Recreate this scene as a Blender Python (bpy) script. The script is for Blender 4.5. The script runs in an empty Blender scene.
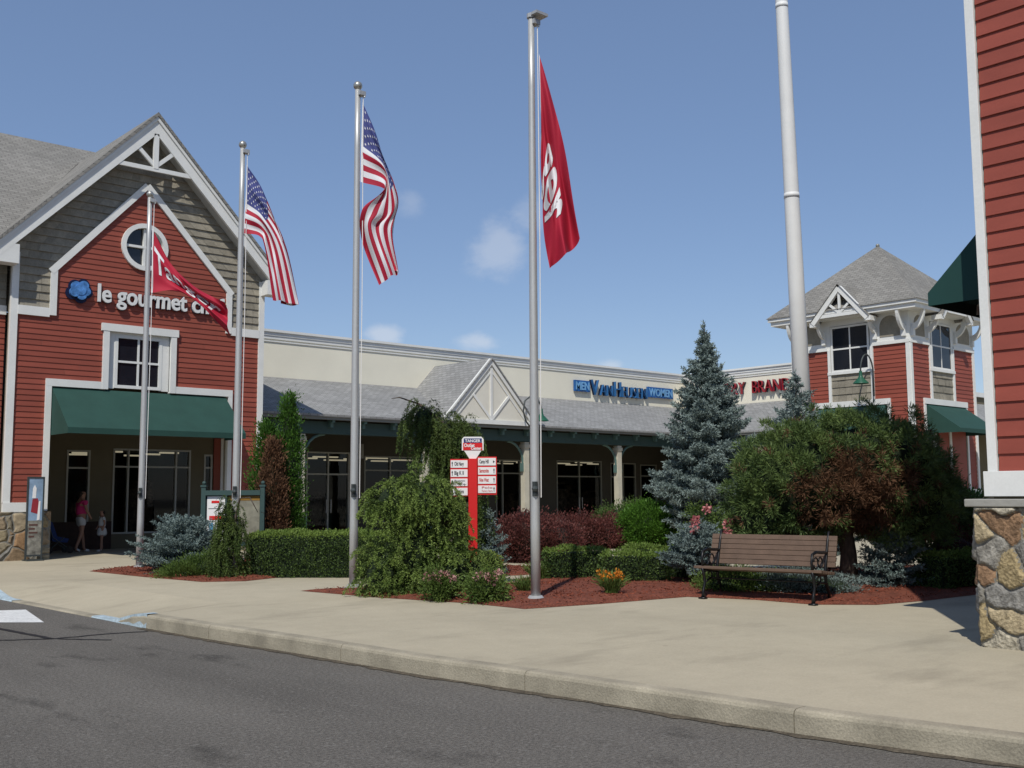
import bpy, math, random
import numpy as np
from mathutils import Vector
from math import radians, sin, cos, pi, atan, sqrt
random.seed(7); RNG = np.random.default_rng(11)
SC = bpy.context.scene; COL = SC.collection
# ------------------------------------------------------------------ camera
YAW = radians(48.1); F = 1065.0; PITCH = atan(110/F); RHO = 0.006
fw = Vector((cos(YAW), sin(YAW), 0)); rt = Vector((sin(YAW), -cos(YAW), 0)); upv = Vector((0, 0, 1))
cf = fw*cos(PITCH)+upv*sin(PITCH); cu = upv*cos(PITCH)-fw*sin(PITCH)
cr = rt*cos(RHO)-cu*sin(RHO); cu = cu*cos(RHO)+rt*sin(RHO)
cam = bpy.data.cameras.new('camera'); cam.sensor_width = 36; cam.lens = 36*F/1024; cam.clip_end = 3000
co = bpy.data.objects.new('camera', cam); COL.objects.link(co); SC.camera = co
from mathutils import Matrix
co.matrix_world = Matrix(((cr.x, cu.x, -cf.x, 0), (cr.y, cu.y, -cf.y, 0), (cr.z, cu.z, -cf.z, 1.65), (0, 0, 0, 1)))
# ------------------------------------------------------------------ light
EL = radians(51)
sh = Vector((0.81, 0.588, 0)).normalized()          # direction shadows fall on the ground
sun = bpy.data.lights.new('sun', 'SUN'); sun.energy = 3.75; sun.angle = radians(0.5); sun.color = (1, .96, .88)
so = bpy.data.objects.new('sun', sun); COL.objects.link(so)
sdir = Vector((sh.x*cos(EL), sh.y*cos(EL), -sin(EL)))
so.rotation_euler = sdir.to_track_quat('-Z', 'Y').to_euler(); so.location = (-20, -20, 40)
W = bpy.data.worlds.new('World'); SC.world = W; W.use_nodes = True
nt = W.node_tree; nt.nodes.clear()
def wn(t, **k):
    n = nt.nodes.new(t)
    for a, b in k.items(): setattr(n, a, b)
    return n
sky = wn('ShaderNodeTexSky', sky_type='NISHITA', sun_disc=False); sky.sun_elevation = EL
sky.sun_rotation = math.atan2(-sh.x, -sh.y); sky.altitude = 100; sky.air_density = 1.0; sky.dust_density = 0.15; sky.ozone_density = 2.0
bg = wn('ShaderNodeBackground'); bg.inputs[1].default_value = 0.117
wo = wn('ShaderNodeOutputWorld'); tc = wn('ShaderNodeTexCoord')
hsv = wn('ShaderNodeHueSaturation'); hsv.inputs['Saturation'].default_value = 1.08
nt.links.new(sky.outputs[0], hsv.inputs['Color'])
tint = wn('ShaderNodeMixRGB', blend_type='MULTIPLY'); tint.inputs[0].default_value = 1; nt.links.new(hsv.outputs[0], tint.inputs[1]); tint.inputs[2].default_value = (1.02, .975, 1.0, 1)
hz = wn('ShaderNodeMixRGB'); hz.inputs[0].default_value = .42; nt.links.new(tint.outputs[0], hz.inputs[1]); hz.inputs[2].default_value = (1.75, 2.5, 4.15, 1)
cur = hz.outputs[0]
noi = wn('ShaderNodeTexNoise'); noi.inputs['Scale'].default_value = 16; noi.inputs['Detail'].default_value = 7; noi.inputs['Roughness'].default_value = .62
mp = wn('ShaderNodeMapping'); mp.inputs['Scale'].default_value = (1, 1, 1.6)
nt.links.new(tc.outputs['Generated'], mp.inputs[0]); nt.links.new(mp.outputs[0], noi.inputs['Vector'])
def cloud(az, el, rad, amt, flat=1.0):
    global cur
    c = Vector((cos(az)*cos(el), sin(az)*cos(el), sin(el)))
    d = wn('ShaderNodeVectorMath', operation='SUBTRACT'); nt.links.new(tc.outputs['Generated'], d.inputs[0]); d.inputs[1].default_value = c
    s = wn('ShaderNodeVectorMath', operation='MULTIPLY'); nt.links.new(d.outputs[0], s.inputs[0]); s.inputs[1].default_value = (1, 1, flat)
    l = wn('ShaderNodeVectorMath', operation='LENGTH'); nt.links.new(s.outputs[0], l.inputs[0])
    m = wn('ShaderNodeMapRange'); nt.links.new(l.outputs['Value'], m.inputs[0]); m.inputs[1].default_value = 0; m.inputs[2].default_value = rad
    m.inputs[3].default_value = .62; m.inputs[4].default_value = -.25
    a = wn('ShaderNodeMath', operation='ADD'); nt.links.new(m.outputs[0], a.inputs[0]); nt.links.new(noi.outputs[0], a.inputs[1])
    r = wn('ShaderNodeMapRange', interpolation_type='SMOOTHSTEP'); nt.links.new(a.outputs[0], r.inputs[0]); r.inputs[1].default_value = .62; r.inputs[2].default_value = 1.05
    r.inputs[4].default_value = amt*.75
    mx = wn('ShaderNodeMixRGB'); nt.links.new(r.outputs[0], mx.inputs[0]); nt.links.new(cur, mx.inputs[1]); mx.inputs[2].default_value = (6.4, 6.6, 7.0, 1)
    cur = mx.outputs[0]
def azel(px, py):
    d = (cf+cr*(px-512)/F+cu*(384-py)/F).normalized(); return math.atan2(d.y, d.x), math.asin(d.z)
for px, py, rad, amt, fl in ((498, 246, .055, .42, .8), (412, 203, .035, .22, 1.2), (382, 334, .036, .6, 1.6), (482, 342, .045, .55, 2.2), (612, 366, .03, .5, 2), (530, 215, .04, .2, 1), (900, 470, .1, .3, 2), (1400, 300, .2, .5, 1.5), (-400, 250, .2, .5, 1.5), (-200, 420, .15, .6, 2)):
    a, e = azel(px, py); cloud(a, e, rad, amt, fl)
nt.links.new(cur, bg.inputs[0]); nt.links.new(bg.outputs[0], wo.inputs[0])
SC.view_settings.view_transform = 'Standard'; SC.view_settings.look = 'None'; SC.view_settings.exposure = 0
# ------------------------------------------------------------------ materials
MATS = {}
def N(t, ty, **k):
    n = t.nodes.new(ty)
    for a, b in k.items():
        if a.startswith('i_'):
            n.inputs[a[2:].replace('_', ' ')].default_value = b
        else: setattr(n, a, b)
    return n
def base(name):
    m = bpy.data.materials.new(name); m.use_nodes = True; t = m.node_tree; t.nodes.clear()
    o = N(t, 'ShaderNodeOutputMaterial'); p = N(t, 'ShaderNodeBsdfPrincipled'); t.links.new(p.outputs[0], o.inputs[0]); MATS[name] = m
    return m, t, p, o
def c4_(c): return c
def c4(c, k=1): return (c[0]*k, c[1]*k, c[2]*k, 1)
def mat(name, col, rough=.6, var=.12, scale=3, metal=0, bump=0, bscale=40, spec=.3, stretch=(1, 1, 1), fine=0, isl=0):
    m, t, p, o = base(name)
    tcn = N(t, 'ShaderNodeTexCoord'); mpn = N(t, 'ShaderNodeMapping'); mpn.inputs['Scale'].default_value = stretch
    t.links.new(tcn.outputs['Object'], mpn.inputs[0])
    n = N(t, 'ShaderNodeTexNoise'); n.inputs['Scale'].default_value = scale; n.inputs['Detail'].default_value = 6; n.inputs['Roughness'].default_value = .6
    t.links.new(mpn.outputs[0], n.inputs['Vector'])
    r = N(t, 'ShaderNodeMapRange'); r.inputs[1].default_value = .28; r.inputs[2].default_value = .72; r.inputs[3].default_value = 1-var; r.inputs[4].default_value = 1+var
    t.links.new(n.outputs[0], r.inputs[0])
    v = N(t, 'ShaderNodeVectorMath', operation='SCALE'); v.inputs[0].default_value = col; t.links.new(r.outputs[0], v.inputs['Scale'])
    out = v.outputs[0]
    n2 = N(t, 'ShaderNodeTexNoise'); n2.inputs['Scale'].default_value = bscale; n2.inputs['Detail'].default_value = 3
    t.links.new(mpn.outputs[0], n2.inputs['Vector'])
    if fine:
        r2 = N(t, 'ShaderNodeMapRange'); r2.inputs[1].default_value = .3; r2.inputs[2].default_value = .7; r2.inputs[3].default_value = 1-fine; r2.inputs[4].default_value = 1+fine
        t.links.new(n2.outputs[0], r2.inputs[0]); v2 = N(t, 'ShaderNodeVectorMath', operation='SCALE'); t.links.new(out, v2.inputs[0]); t.links.new(r2.outputs[0], v2.inputs['Scale']); out = v2.outputs[0]
    if isl:
        gi = N(t, 'ShaderNodeNewGeometry'); ri = N(t, 'ShaderNodeMapRange'); ri.inputs[3].default_value = 1-isl; ri.inputs[4].default_value = 1+isl; t.links.new(gi.outputs['Random Per Island'], ri.inputs[0])
        vi = N(t, 'ShaderNodeVectorMath', operation='SCALE'); t.links.new(out, vi.inputs[0]); t.links.new(ri.outputs[0], vi.inputs['Scale']); out = vi.outputs[0]
    t.links.new(out, p.inputs['Base Color'])
    p.inputs['Roughness'].default_value = rough; p.inputs['Metallic'].default_value = metal; p.inputs['Specular IOR Level'].default_value = spec
    if bump:
        b = N(t, 'ShaderNodeBump'); b.inputs['Strength'].default_value = bump; b.inputs['Distance'].default_value = .02
        t.links.new(n2.outputs[0], b.inputs['Height']); t.links.new(b.outputs[0], p.inputs['Normal'])
    return m
def leafmat(name, c1, c2, trans=.25, rough=.55):
    m, t, p, o = base(name)
    g = N(t, 'ShaderNodeNewGeometry'); r = N(t, 'ShaderNodeValToRGB')
    r.color_ramp.elements[0].color = c4(c1); r.color_ramp.elements[1].color = c4(c2)
    tcn = N(t, 'ShaderNodeTexCoord'); n = N(t, 'ShaderNodeTexNoise'); n.inputs['Scale'].default_value = 2.2; n.inputs['Detail'].default_value = 2
    t.links.new(tcn.outputs['Object'], n.inputs['Vector'])
    a = N(t, 'ShaderNodeMath', operation='ADD'); s = N(t, 'ShaderNodeMath', operation='MULTIPLY'); s.inputs[1].default_value = .55
    t.links.new(g.outputs['Random Per Island'], s.inputs[0]); mr = N(t, 'ShaderNodeMapRange'); mr.inputs[1].default_value = .3; mr.inputs[2].default_value = .7; mr.inputs[4].default_value = .5
    t.links.new(n.outputs[0], mr.inputs[0]); t.links.new(s.outputs[0], a.inputs[0]); t.links.new(mr.outputs[0], a.inputs[1])
    t.links.new(a.outputs[0], r.inputs[0]); t.links.new(r.outputs[0], p.inputs['Base Color']); p.inputs['Roughness'].default_value = rough; p.inputs['Specular IOR Level'].default_value = .25
    tr = N(t, 'ShaderNodeBsdfTranslucent'); t.links.new(r.outputs[0], tr.inputs[0]); mx = N(t, 'ShaderNodeMixShader'); mx.inputs[0].default_value = trans
    t.links.new(p.outputs[0], mx.inputs[1]); t.links.new(tr.outputs[0], mx.inputs[2]); t.links.new(mx.outputs[0], o.inputs[0])
    return m
def roofmat(name, col, bw=.24, rh=.13):
    m, t, p, o = base(name)
    tcn = N(t, 'ShaderNodeTexCoord')
    b = N(t, 'ShaderNodeTexBrick'); b.inputs['Scale'].default_value = 1; b.inputs['Brick Width'].default_value = bw; b.inputs['Row Height'].default_value = rh
    b.inputs['Mortar Size'].default_value = .008; b.inputs['Mortar Smooth'].default_value = .3
    b.inputs['Color1'].default_value = c4(col, .86); b.inputs['Color2'].default_value = c4(col, 1.12); b.inputs['Mortar'].default_value = c4(col, .45)
    wv = N(t, 'ShaderNodeTexNoise'); wv.inputs['Scale'].default_value = 3; 
    t.links.new(tcn.outputs['UV'], b.inputs['Vector']); t.links.new(tcn.outputs['UV'], wv.inputs['Vector'])
    r = N(t, 'ShaderNodeMapRange'); r.inputs[1].default_value = .3; r.inputs[2].default_value = .7; r.inputs[3].default_value = .93; r.inputs[4].default_value = 1.07
    n1 = N(t, 'ShaderNodeTexNoise'); n1.inputs['Scale'].default_value = .6; t.links.new(tcn.outputs['UV'], n1.inputs['Vector']); t.links.new(n1.outputs[0], r.inputs[0])
    v = N(t, 'ShaderNodeVectorMath', operation='SCALE'); t.links.new(b.outputs[0], v.inputs[0]); t.links.new(r.outputs[0], v.inputs['Scale'])
    t.links.new(v.outputs[0], p.inputs['Base Color']); p.inputs['Roughness'].default_value = .9; p.inputs['Specular IOR Level'].default_value = .15
    bp = N(t, 'ShaderNodeBump'); bp.inputs['Strength'].default_value = .5; bp.inputs['Distance'].default_value = .02; bp.invert = True
    t.links.new(b.outputs['Fac'], bp.inputs['Height']); t.links.new(bp.outputs[0], p.inputs['Normal'])
    return m
def stonemat(name, scale=3.4, k=1.0, coord='Object'):
    m, t, p, o = base(name)
    tcn = N(t, 'ShaderNodeTexCoord'); wn_ = N(t, 'ShaderNodeTexNoise'); wn_.inputs['Scale'].default_value = 1.8; wn_.inputs['Detail'].default_value = 2
    sc = N(t, 'ShaderNodeVectorMath', operation='SCALE'); sc.inputs['Scale'].default_value = .35; t.links.new(tcn.outputs[coord], wn_.inputs['Vector']); t.links.new(wn_.outputs['Color'], sc.inputs[0])
    ad = N(t, 'ShaderNodeVectorMath', operation='ADD'); t.links.new(tcn.outputs[coord], ad.inputs[0]); t.links.new(sc.outputs[0], ad.inputs[1])
    mp_ = N(t, 'ShaderNodeMapping'); mp_.inputs['Scale'].default_value = (.75, .75, 1.15); mp_.inputs['Rotation'].default_value = (.3, .2, .1); t.links.new(ad.outputs[0], mp_.inputs[0])
    v1 = N(t, 'ShaderNodeTexVoronoi', feature='DISTANCE_TO_EDGE'); v1.inputs['Scale'].default_value = scale; t.links.new(mp_.outputs[0], v1.inputs['Vector'])
    v2 = N(t, 'ShaderNodeTexVoronoi', feature='F1'); v2.inputs['Scale'].default_value = scale; t.links.new(mp_.outputs[0], v2.inputs['Vector'])
    sp = N(t, 'ShaderNodeSeparateColor'); t.links.new(v2.outputs['Color'], sp.inputs[0])
    r = N(t, 'ShaderNodeValToRGB'); r.color_ramp.interpolation = 'LINEAR'
    cols = [(0, (.30, .19, .10)), (.2, (.33, .29, .22)), (.4, (.42, .33, .18)), (.6, (.24, .23, .21)), (.8, (.46, .40, .28)), (1, (.38, .22, .11))]
    while len(r.color_ramp.elements) < len(cols): r.color_ramp.elements.new(.5)
    for e, (q, c) in zip(r.color_ramp.elements, cols): e.position = q; e.color = c4(c, k)
    t.links.new(sp.outputs[0], r.inputs[0])
    n = N(t, 'ShaderNodeTexNoise'); n.inputs['Scale'].default_value = 9; n.inputs['Detail'].default_value = 8; n.inputs['Roughness'].default_value = .65; t.links.new(mp_.outputs[0], n.inputs['Vector'])
    rr = N(t, 'ShaderNodeMapRange'); rr.inputs[1].default_value = .3; rr.inputs[2].default_value = .7; rr.inputs[3].default_value = .55; rr.inputs[4].default_value = 1.35; t.links.new(n.outputs[0], rr.inputs[0])
    vs = N(t, 'ShaderNodeVectorMath', operation='SCALE'); t.links.new(r.outputs[0], vs.inputs[0]); t.links.new(rr.outputs[0], vs.inputs['Scale'])
    mk = N(t, 'ShaderNodeMapRange'); mk.inputs[1].default_value = .015; mk.inputs[2].default_value = .05; t.links.new(v1.outputs['Distance'], mk.inputs[0])
    mx = N(t, 'ShaderNodeMixRGB'); mx.inputs[1].default_value = c4((.25, .24, .21), k); t.links.new(mk.outputs[0], mx.inputs[0]); t.links.new(vs.outputs[0], mx.inputs[2])
    t.links.new(mx.outputs[0], p.inputs['Base Color']); p.inputs['Roughness'].default_value = .85; p.inputs['Specular IOR Level'].default_value = .2
    h = N(t, 'ShaderNodeMapRange', interpolation_type='SMOOTHSTEP'); h.inputs[1].default_value = 0; h.inputs[2].default_value = .14; t.links.new(v1.outputs['Distance'], h.inputs[0])
    hm = N(t, 'ShaderNodeMath', operation='MULTIPLY_ADD'); t.links.new(n.outputs[0], hm.inputs[0]); hm.inputs[1].default_value = .5; t.links.new(h.outputs[0], hm.inputs[2])
    bp = N(t, 'ShaderNodeBump'); bp.inputs['Strength'].default_value = .9; bp.inputs['Distance'].default_value = .05
    t.links.new(hm.outputs[0], bp.inputs['Height']); t.links.new(bp.outputs[0], p.inputs['Normal'])
    return m
def glassmat(name, tint=.35, refl=.12):
    m, t, p, o = base(name); t.nodes.remove(p)
    tr = N(t, 'ShaderNodeBsdfTransparent'); tr.inputs[0].default_value = (tint, tint*1.05, tint*1.02, 1)
    gl = N(t, 'ShaderNodeBsdfGlossy'); gl.inputs['Roughness'].default_value = .03; gl.inputs[0].default_value = (.5, .53, .56, 1)
    fr = N(t, 'ShaderNodeFresnel'); fr.inputs[0].default_value = 1.5
    ad = N(t, 'ShaderNodeMath', operation='ADD', use_clamp=True); ad.inputs[1].default_value = refl-.04; t.links.new(fr.outputs[0], ad.inputs[0])
    mx = N(t, 'ShaderNodeMixShader'); t.links.new(ad.outputs[0], mx.inputs[0]); t.links.new(tr.outputs[0], mx.inputs[1]); t.links.new(gl.outputs[0], mx.inputs[2]); t.links.new(mx.outputs[0], o.inputs[0])
    return m
def emit(name, col, s):
    m, t, p, o = base(name); p.inputs['Base Color'].default_value = c4(col); p.inputs['Emission Color'].default_value = c4(col); p.inputs['Emission Strength'].default_value = s
    return m
RED = mat('red_siding', (.265, .066, .043), .6, .10, 1.2, bump=.15, bscale=60, stretch=(1, 1, 3), fine=.05, isl=.09)
NRED = mat('red_siding_near', (.265, .062, .042), .55, .09, 1.5, bump=.2, bscale=70, stretch=(1, 1, 4), fine=.06, isl=.08)
TAN = mat('tan_shingle', (.26, .235, .185), .8, .16, 6, bump=.3, bscale=30, fine=.12, isl=.16)
CREAM = mat('cream_stucco', (.78, .74, .61), .85, .06, .7, bump=.1, bscale=50, fine=.03)
PCREAM = mat('cream_panel', (.70, .67, .58), .8, .05, 2)
WHITE = mat('white_trim', (.72, .72, .69), .6, .06, 2, fine=.03)
TAUPE = mat('taupe_wall', (.15, .13, .085), .85, .08, 1.5)
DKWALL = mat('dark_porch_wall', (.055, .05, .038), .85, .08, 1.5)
TEAL = mat('teal_paint', (.04, .075, .07), .55, .08, 3)
TEALB = mat('pale_teal_brace', (.09, .155, .14), .5, .08, 3)
AWN = mat('green_awning_cloth', (.020, .062, .050), .75, .10, 2.5, bump=.15, bscale=8)
AWND = mat('dark_green_awning_cloth', (.012, .05, .045), .75, .06, 2)
ROOF = roofmat('roof_shingles', (.235, .225, .205))
ROOF2 = roofmat('canopy_shingles', (.27, .27, .265))
STONE = stonemat('field_stone', 4.3); STONEF = stonemat('field_stone_far', 2.7, .8)
CAP = mat('stone_cap', (.30, .29, .26), .8, .12, 4, bump=.3, bscale=20)
GLASS = glassmat('shop_glass', .72, .04); DGLASS = mat('dark_window_glass', (.012, .014, .02), .06, .2, 2, spec=.6)
FRAME = mat('aluminium_frame', (.22, .22, .20), .5, .05, 3, metal=.3)
DFRAME = mat('dark_frame', (.06, .07, .07), .5, .05, 3, metal=.3)
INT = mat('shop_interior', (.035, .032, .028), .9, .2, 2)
SHELF = mat('shelf_goods', (.10, .07, .05), .8, .9, 5, fine=.5, bscale=14)
LAMP = emit('ceiling_tube', (1, .85, .6), .38)
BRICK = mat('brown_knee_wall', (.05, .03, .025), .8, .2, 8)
ALU = mat('brushed_aluminium', (.47, .47, .46), .45, .08, 3, metal=.4, stretch=(1, 1, .3), fine=.04)
POLEW = mat('white_pole_paint', (.70, .70, .68), .45, .05, 2)
BRASS = mat('dull_ball', (.45, .43, .38), .35, .1, 3, metal=.7)
FRED = mat('flag_red', (.38, .012, .035), .7, .05, 2); FWHITE = mat('flag_white', (.68, .68, .70), .7, .03, 2); FBLUE = mat('flag_blue', (.05, .06, .20), .7, .05, 2)
FSR = mat('flag_stripe_red', (.36, .012, .035), .7, .05, 2)
SIGNRED = mat('sign_red', (.62, .02, .02), .45, .05, 2); SIGNBLUE = mat('sign_blue', (.02, .03, .14), .45, .05, 2); SIGNW = mat('sign_white', (.78, .76, .74), .5, .03, 2); INK = mat('sign_ink', (.02, .02, .03), .5, 0, 1); INKR = mat('sign_ink_red', (.5, .02, .02), .5, 0, 1)
LBLUE = mat('letter_blue', (.03, .13, .32), .4, .05, 2); LRED = mat('letter_red', (.30, .02, .03), .4, .05, 2); LWHITE = mat('letter_white', (.72, .72, .70), .4, .02, 2); LDARK = mat('letter_side', (.01, .015, .05), .4, 0, 2)
EMB = mat('emblem_blue', (.08, .22, .50), .4, .5, 9)
WOOD = mat('bench_slat', (.13, .085, .06), .65, .18, 5, bump=.15, bscale=60, fine=.08)
IRON = mat('cast_iron', (.012, .012, .013), .4, .1, 8, metal=.4, spec=.5)
BARK = mat('bark', (.085, .065, .05), .95, .35, 9, bump=1, bscale=26, stretch=(1, 1, .35), fine=.3)
ROCK = mat('boulder_rock', (.42, .38, .34), .85, .18, 4, bump=.6, bscale=12)
# ground-like materials
def concretemat(name, col, joints=True):
    m, t, p, o = base(name)
    tcn = N(t, 'ShaderNodeTexCoord')
    def noise(s, d=5, st=(1, 1, 1)):
        mpn = N(t, 'ShaderNodeMapping'); mpn.inputs['Scale'].default_value = st; t.links.new(tcn.outputs['Object'], mpn.inputs[0])
        n = N(t, 'ShaderNodeTexNoise'); n.inputs['Scale'].default_value = s; n.inputs['Detail'].default_value = d; n.inputs['Roughness'].default_value = .62; t.links.new(mpn.outputs[0], n.inputs['Vector']); return n.outputs[0]
    def rng(x, a, b, lo=.3, hi=.7):
        r = N(t, 'ShaderNodeMapRange'); t.links.new(x, r.inputs[0]); r.inputs[1].default_value = lo; r.inputs[2].default_value = hi; r.inputs[3].default_value = a; r.inputs[4].default_value = b; return r.outputs[0]
    def mul(a, b):
        q = N(t, 'ShaderNodeMath', operation='MULTIPLY'); t.links.new(a, q.inputs[0]); t.links.new(b, q.inputs[1]); return q.outputs[0]
    f = mul(rng(noise(.45, 6, (1, .6, 1)), .91, 1.07), rng(noise(3.0, 8), .95, 1.04)); f = mul(f, rng(noise(55, 3), .93, 1.07))
    st = rng(noise(.8, 4, (.5, 1.3, 1)), 1, .80, .56, .70); f = mul(f, st)
    v = N(t, 'ShaderNodeVectorMath', operation='SCALE'); v.inputs[0].default_value = col; t.links.new(f, v.inputs['Scale'])
    out = v.outputs[0]
    # small dark spots (gum)
    vo = N(t, 'ShaderNodeTexVoronoi'); vo.inputs['Scale'].default_value = 1.1; vo.inputs['Randomness'].default_value = 1; t.links.new(tcn.outputs['Object'], vo.inputs['Vector'])
    sp = N(t, 'ShaderNodeMapRange'); t.links.new(vo.outputs['Distance'], sp.inputs[0]); sp.inputs[1].default_value = .02; sp.inputs[2].default_value = .045; sp.inputs[3].default_value = .25; sp.inputs[4].default_value = 0
    mx = N(t, 'ShaderNodeMixRGB'); t.links.new(sp.outputs[0], mx.inputs[0]); t.links.new(out, mx.inputs[1]); mx.inputs[2].default_value = c4(col, .4); out = mx.outputs[0]
    t.links.new(out, p.inputs['Base Color']); p.inputs['Roughness'].default_value = .9; p.inputs['Specular IOR Level'].default_value = .15
    b = N(t, 'ShaderNodeBump'); b.inputs['Strength'].default_value = .25; b.inputs['Distance'].default_value = .01; t.links.new(noise(70, 3), b.inputs['Height']); t.links.new(b.outputs[0], p.inputs['Normal'])
    return m
CONC = concretemat('sidewalk_concrete', (.415, .368, .272))
KERB = mat('kerb_concrete', (.31, .275, .205), .9, .30, 2.2, bump=.3, bscale=60, fine=.12)
def asphaltmat():
    m, t, p, o = base('asphalt'); tcn = N(t, 'ShaderNodeTexCoord')
    def noise(s, d=5, st=(1, 1, 1)):
        mpn = N(t, 'ShaderNodeMapping'); mpn.inputs['Scale'].default_value = st; t.links.new(tcn.outputs['Object'], mpn.inputs[0])
        n = N(t, 'ShaderNodeTexNoise'); n.inputs['Scale'].default_value = s; n.inputs['Detail'].default_value = d; n.inputs['Roughness'].default_value = .6; t.links.new(mpn.outputs[0], n.inputs['Vector']); return n.outputs[0]
    def rng(x, a, b, lo=.3, hi=.7):
        r = N(t, 'ShaderNodeMapRange'); t.links.new(x, r.inputs[0]); r.inputs[1].default_value = lo; r.inputs[2].default_value = hi; r.inputs[3].default_value = a; r.inputs[4].default_value = b; return r.outputs[0]
    def mul(a, b):
        q = N(t, 'ShaderNodeMath', operation='MULTIPLY'); t.links.new(a, q.inputs[0]); t.links.new(b, q.inputs[1]); return q.outputs[0]
    f = mul(rng(noise(.5, 6, (1.2, .35, 1)), .78, 1.15), rng(noise(38, 4), .6, 1.4)); f = mul(f, rng(noise(120, 2), .55, 1.45))
    f = mul(f, rng(noise(1.1, 5, (1, .45, 1)), 1, .62, .60, .68))
    v = N(t, 'ShaderNodeVectorMath', operation='SCALE'); v.inputs[0].default_value = (.133, .123, .108); t.links.new(f, v.inputs['Scale'])
    vo = N(t, 'ShaderNodeTexVoronoi'); vo.inputs['Scale'].default_value = 45; t.links.new(tcn.outputs['Object'], vo.inputs['Vector'])
    s = N(t, 'ShaderNodeSeparateColor'); t.links.new(vo.outputs['Color'], s.inputs[0])
    k = N(t, 'ShaderNodeMapRange'); t.links.new(s.outputs[0], k.inputs[0]); k.inputs[1].default_value = .93; k.inputs[2].default_value = 1.0; k.inputs[4].default_value = .55
    mx = N(t, 'ShaderNodeMixRGB'); t.links.new(k.outputs[0], mx.inputs[0]); t.links.new(v.outputs[0], mx.inputs[1]); mx.inputs[2].default_value = (.22, .21, .19, 1)
    t.links.new(mx.outputs[0], p.inputs['Base Color']); p.inputs['Roughness'].default_value = .88; p.inputs['Specular IOR Level'].default_value = .2
    b = N(t, 'ShaderNodeBump'); b.inputs['Strength'].default_value = .8; b.inputs['Distance'].default_value = .012; t.links.new(noise(90, 4), b.inputs['Height']); t.links.new(b.outputs[0], p.inputs['Normal'])
asphaltmat(); ASPH = MATS['asphalt']
PAINT = mat('road_paint', (.62, .62, .60), .8, .12, 6, fine=.15, bscale=30); BPAINT = mat('blue_kerb_paint', (.36, .44, .48), .8, .22, 5, fine=.2, bscale=25)
TAR = mat('tar_seal', (.018, .018, .018), .6, .1, 5)
MULCH = mat('bark_mulch', (.17, .052, .03), .95, .3, 6, bump=1.0, bscale=55, fine=.55)
CHIPM = leafmat('mulch_chips', (.07, .016, .01), (.27, .075, .04), 0, .9)
# foliage
L_SPRUCE = leafmat('blue_spruce_needles', (.095, .135, .125), (.32, .39, .365), .15, .6)
L_SPR2 = leafmat('dwarf_spruce_needles', (.075, .115, .11), (.24, .30, .28), .12, .6)
L_PINE = leafmat('pine_needles', (.03, .065, .018), (.18, .25, .075), .2)
L_BROWN = leafmat('dead_needles', (.045, .024, .012), (.19, .095, .05), .15, .8)
L_YEW = leafmat('yew_bright_leaves', (.03, .085, .012), (.12, .26, .03), .25)
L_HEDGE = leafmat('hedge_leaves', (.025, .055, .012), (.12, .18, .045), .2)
L_HEDGELIT = leafmat('hedge_lit_top_leaves', (.075, .13, .022), (.21, .29, .06), .25)  # paler copy of the hedge green: sunlight on the clipped tops painted into the colour
L_BARB = leafmat('barberry_leaves', (.04, .016, .014), (.19, .06, .05), .2)
L_ARB = leafmat('arborvitae_leaves', (.02, .06, .010), (.09, .20, .025), .25)
L_WEEP = leafmat('weeping_needles', (.022, .050, .010), (.13, .185, .045), .25)
L_TIP = leafmat('weeping_tips', (.065, .12, .02), (.25, .33, .08), .25)
L_WEEP2 = leafmat('dark_weeping_needles', (.022, .045, .010), (.12, .16, .04), .2)
L_JUN = leafmat('green_juniper', (.04, .08, .015), (.14, .20, .045), .2)
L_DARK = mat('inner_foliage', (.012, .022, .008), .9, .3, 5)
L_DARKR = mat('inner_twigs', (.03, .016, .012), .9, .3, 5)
L_PINKL = leafmat('pink_petals', (.45, .10, .12), (.75, .35, .33), .3)
L_PINKB = leafmat('pale_pink_flowers', (.35, .13, .12), (.62, .40, .36), .3)
L_ORANGE = leafmat('orange_petals', (.50, .11, .015), (.7, .32, .03), .3)
L_GRASSY = leafmat('strap_leaves', (.05, .09, .02), (.17, .24, .06), .3)
SKIN = mat('skin', (.35, .19, .13), .6, .05, 5); HAIR = mat('dark_hair', (.02, .013, .01), .6, .1, 5)
PINKC = mat('pink_cloth', (.50, .03, .14), .8, .08, 5); LIGHTC = mat('white_cloth', (.55, .55, .54), .8, .06, 5); NAVY = mat('navy_cloth', (.02, .04, .14), .8, .1, 5)
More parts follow.
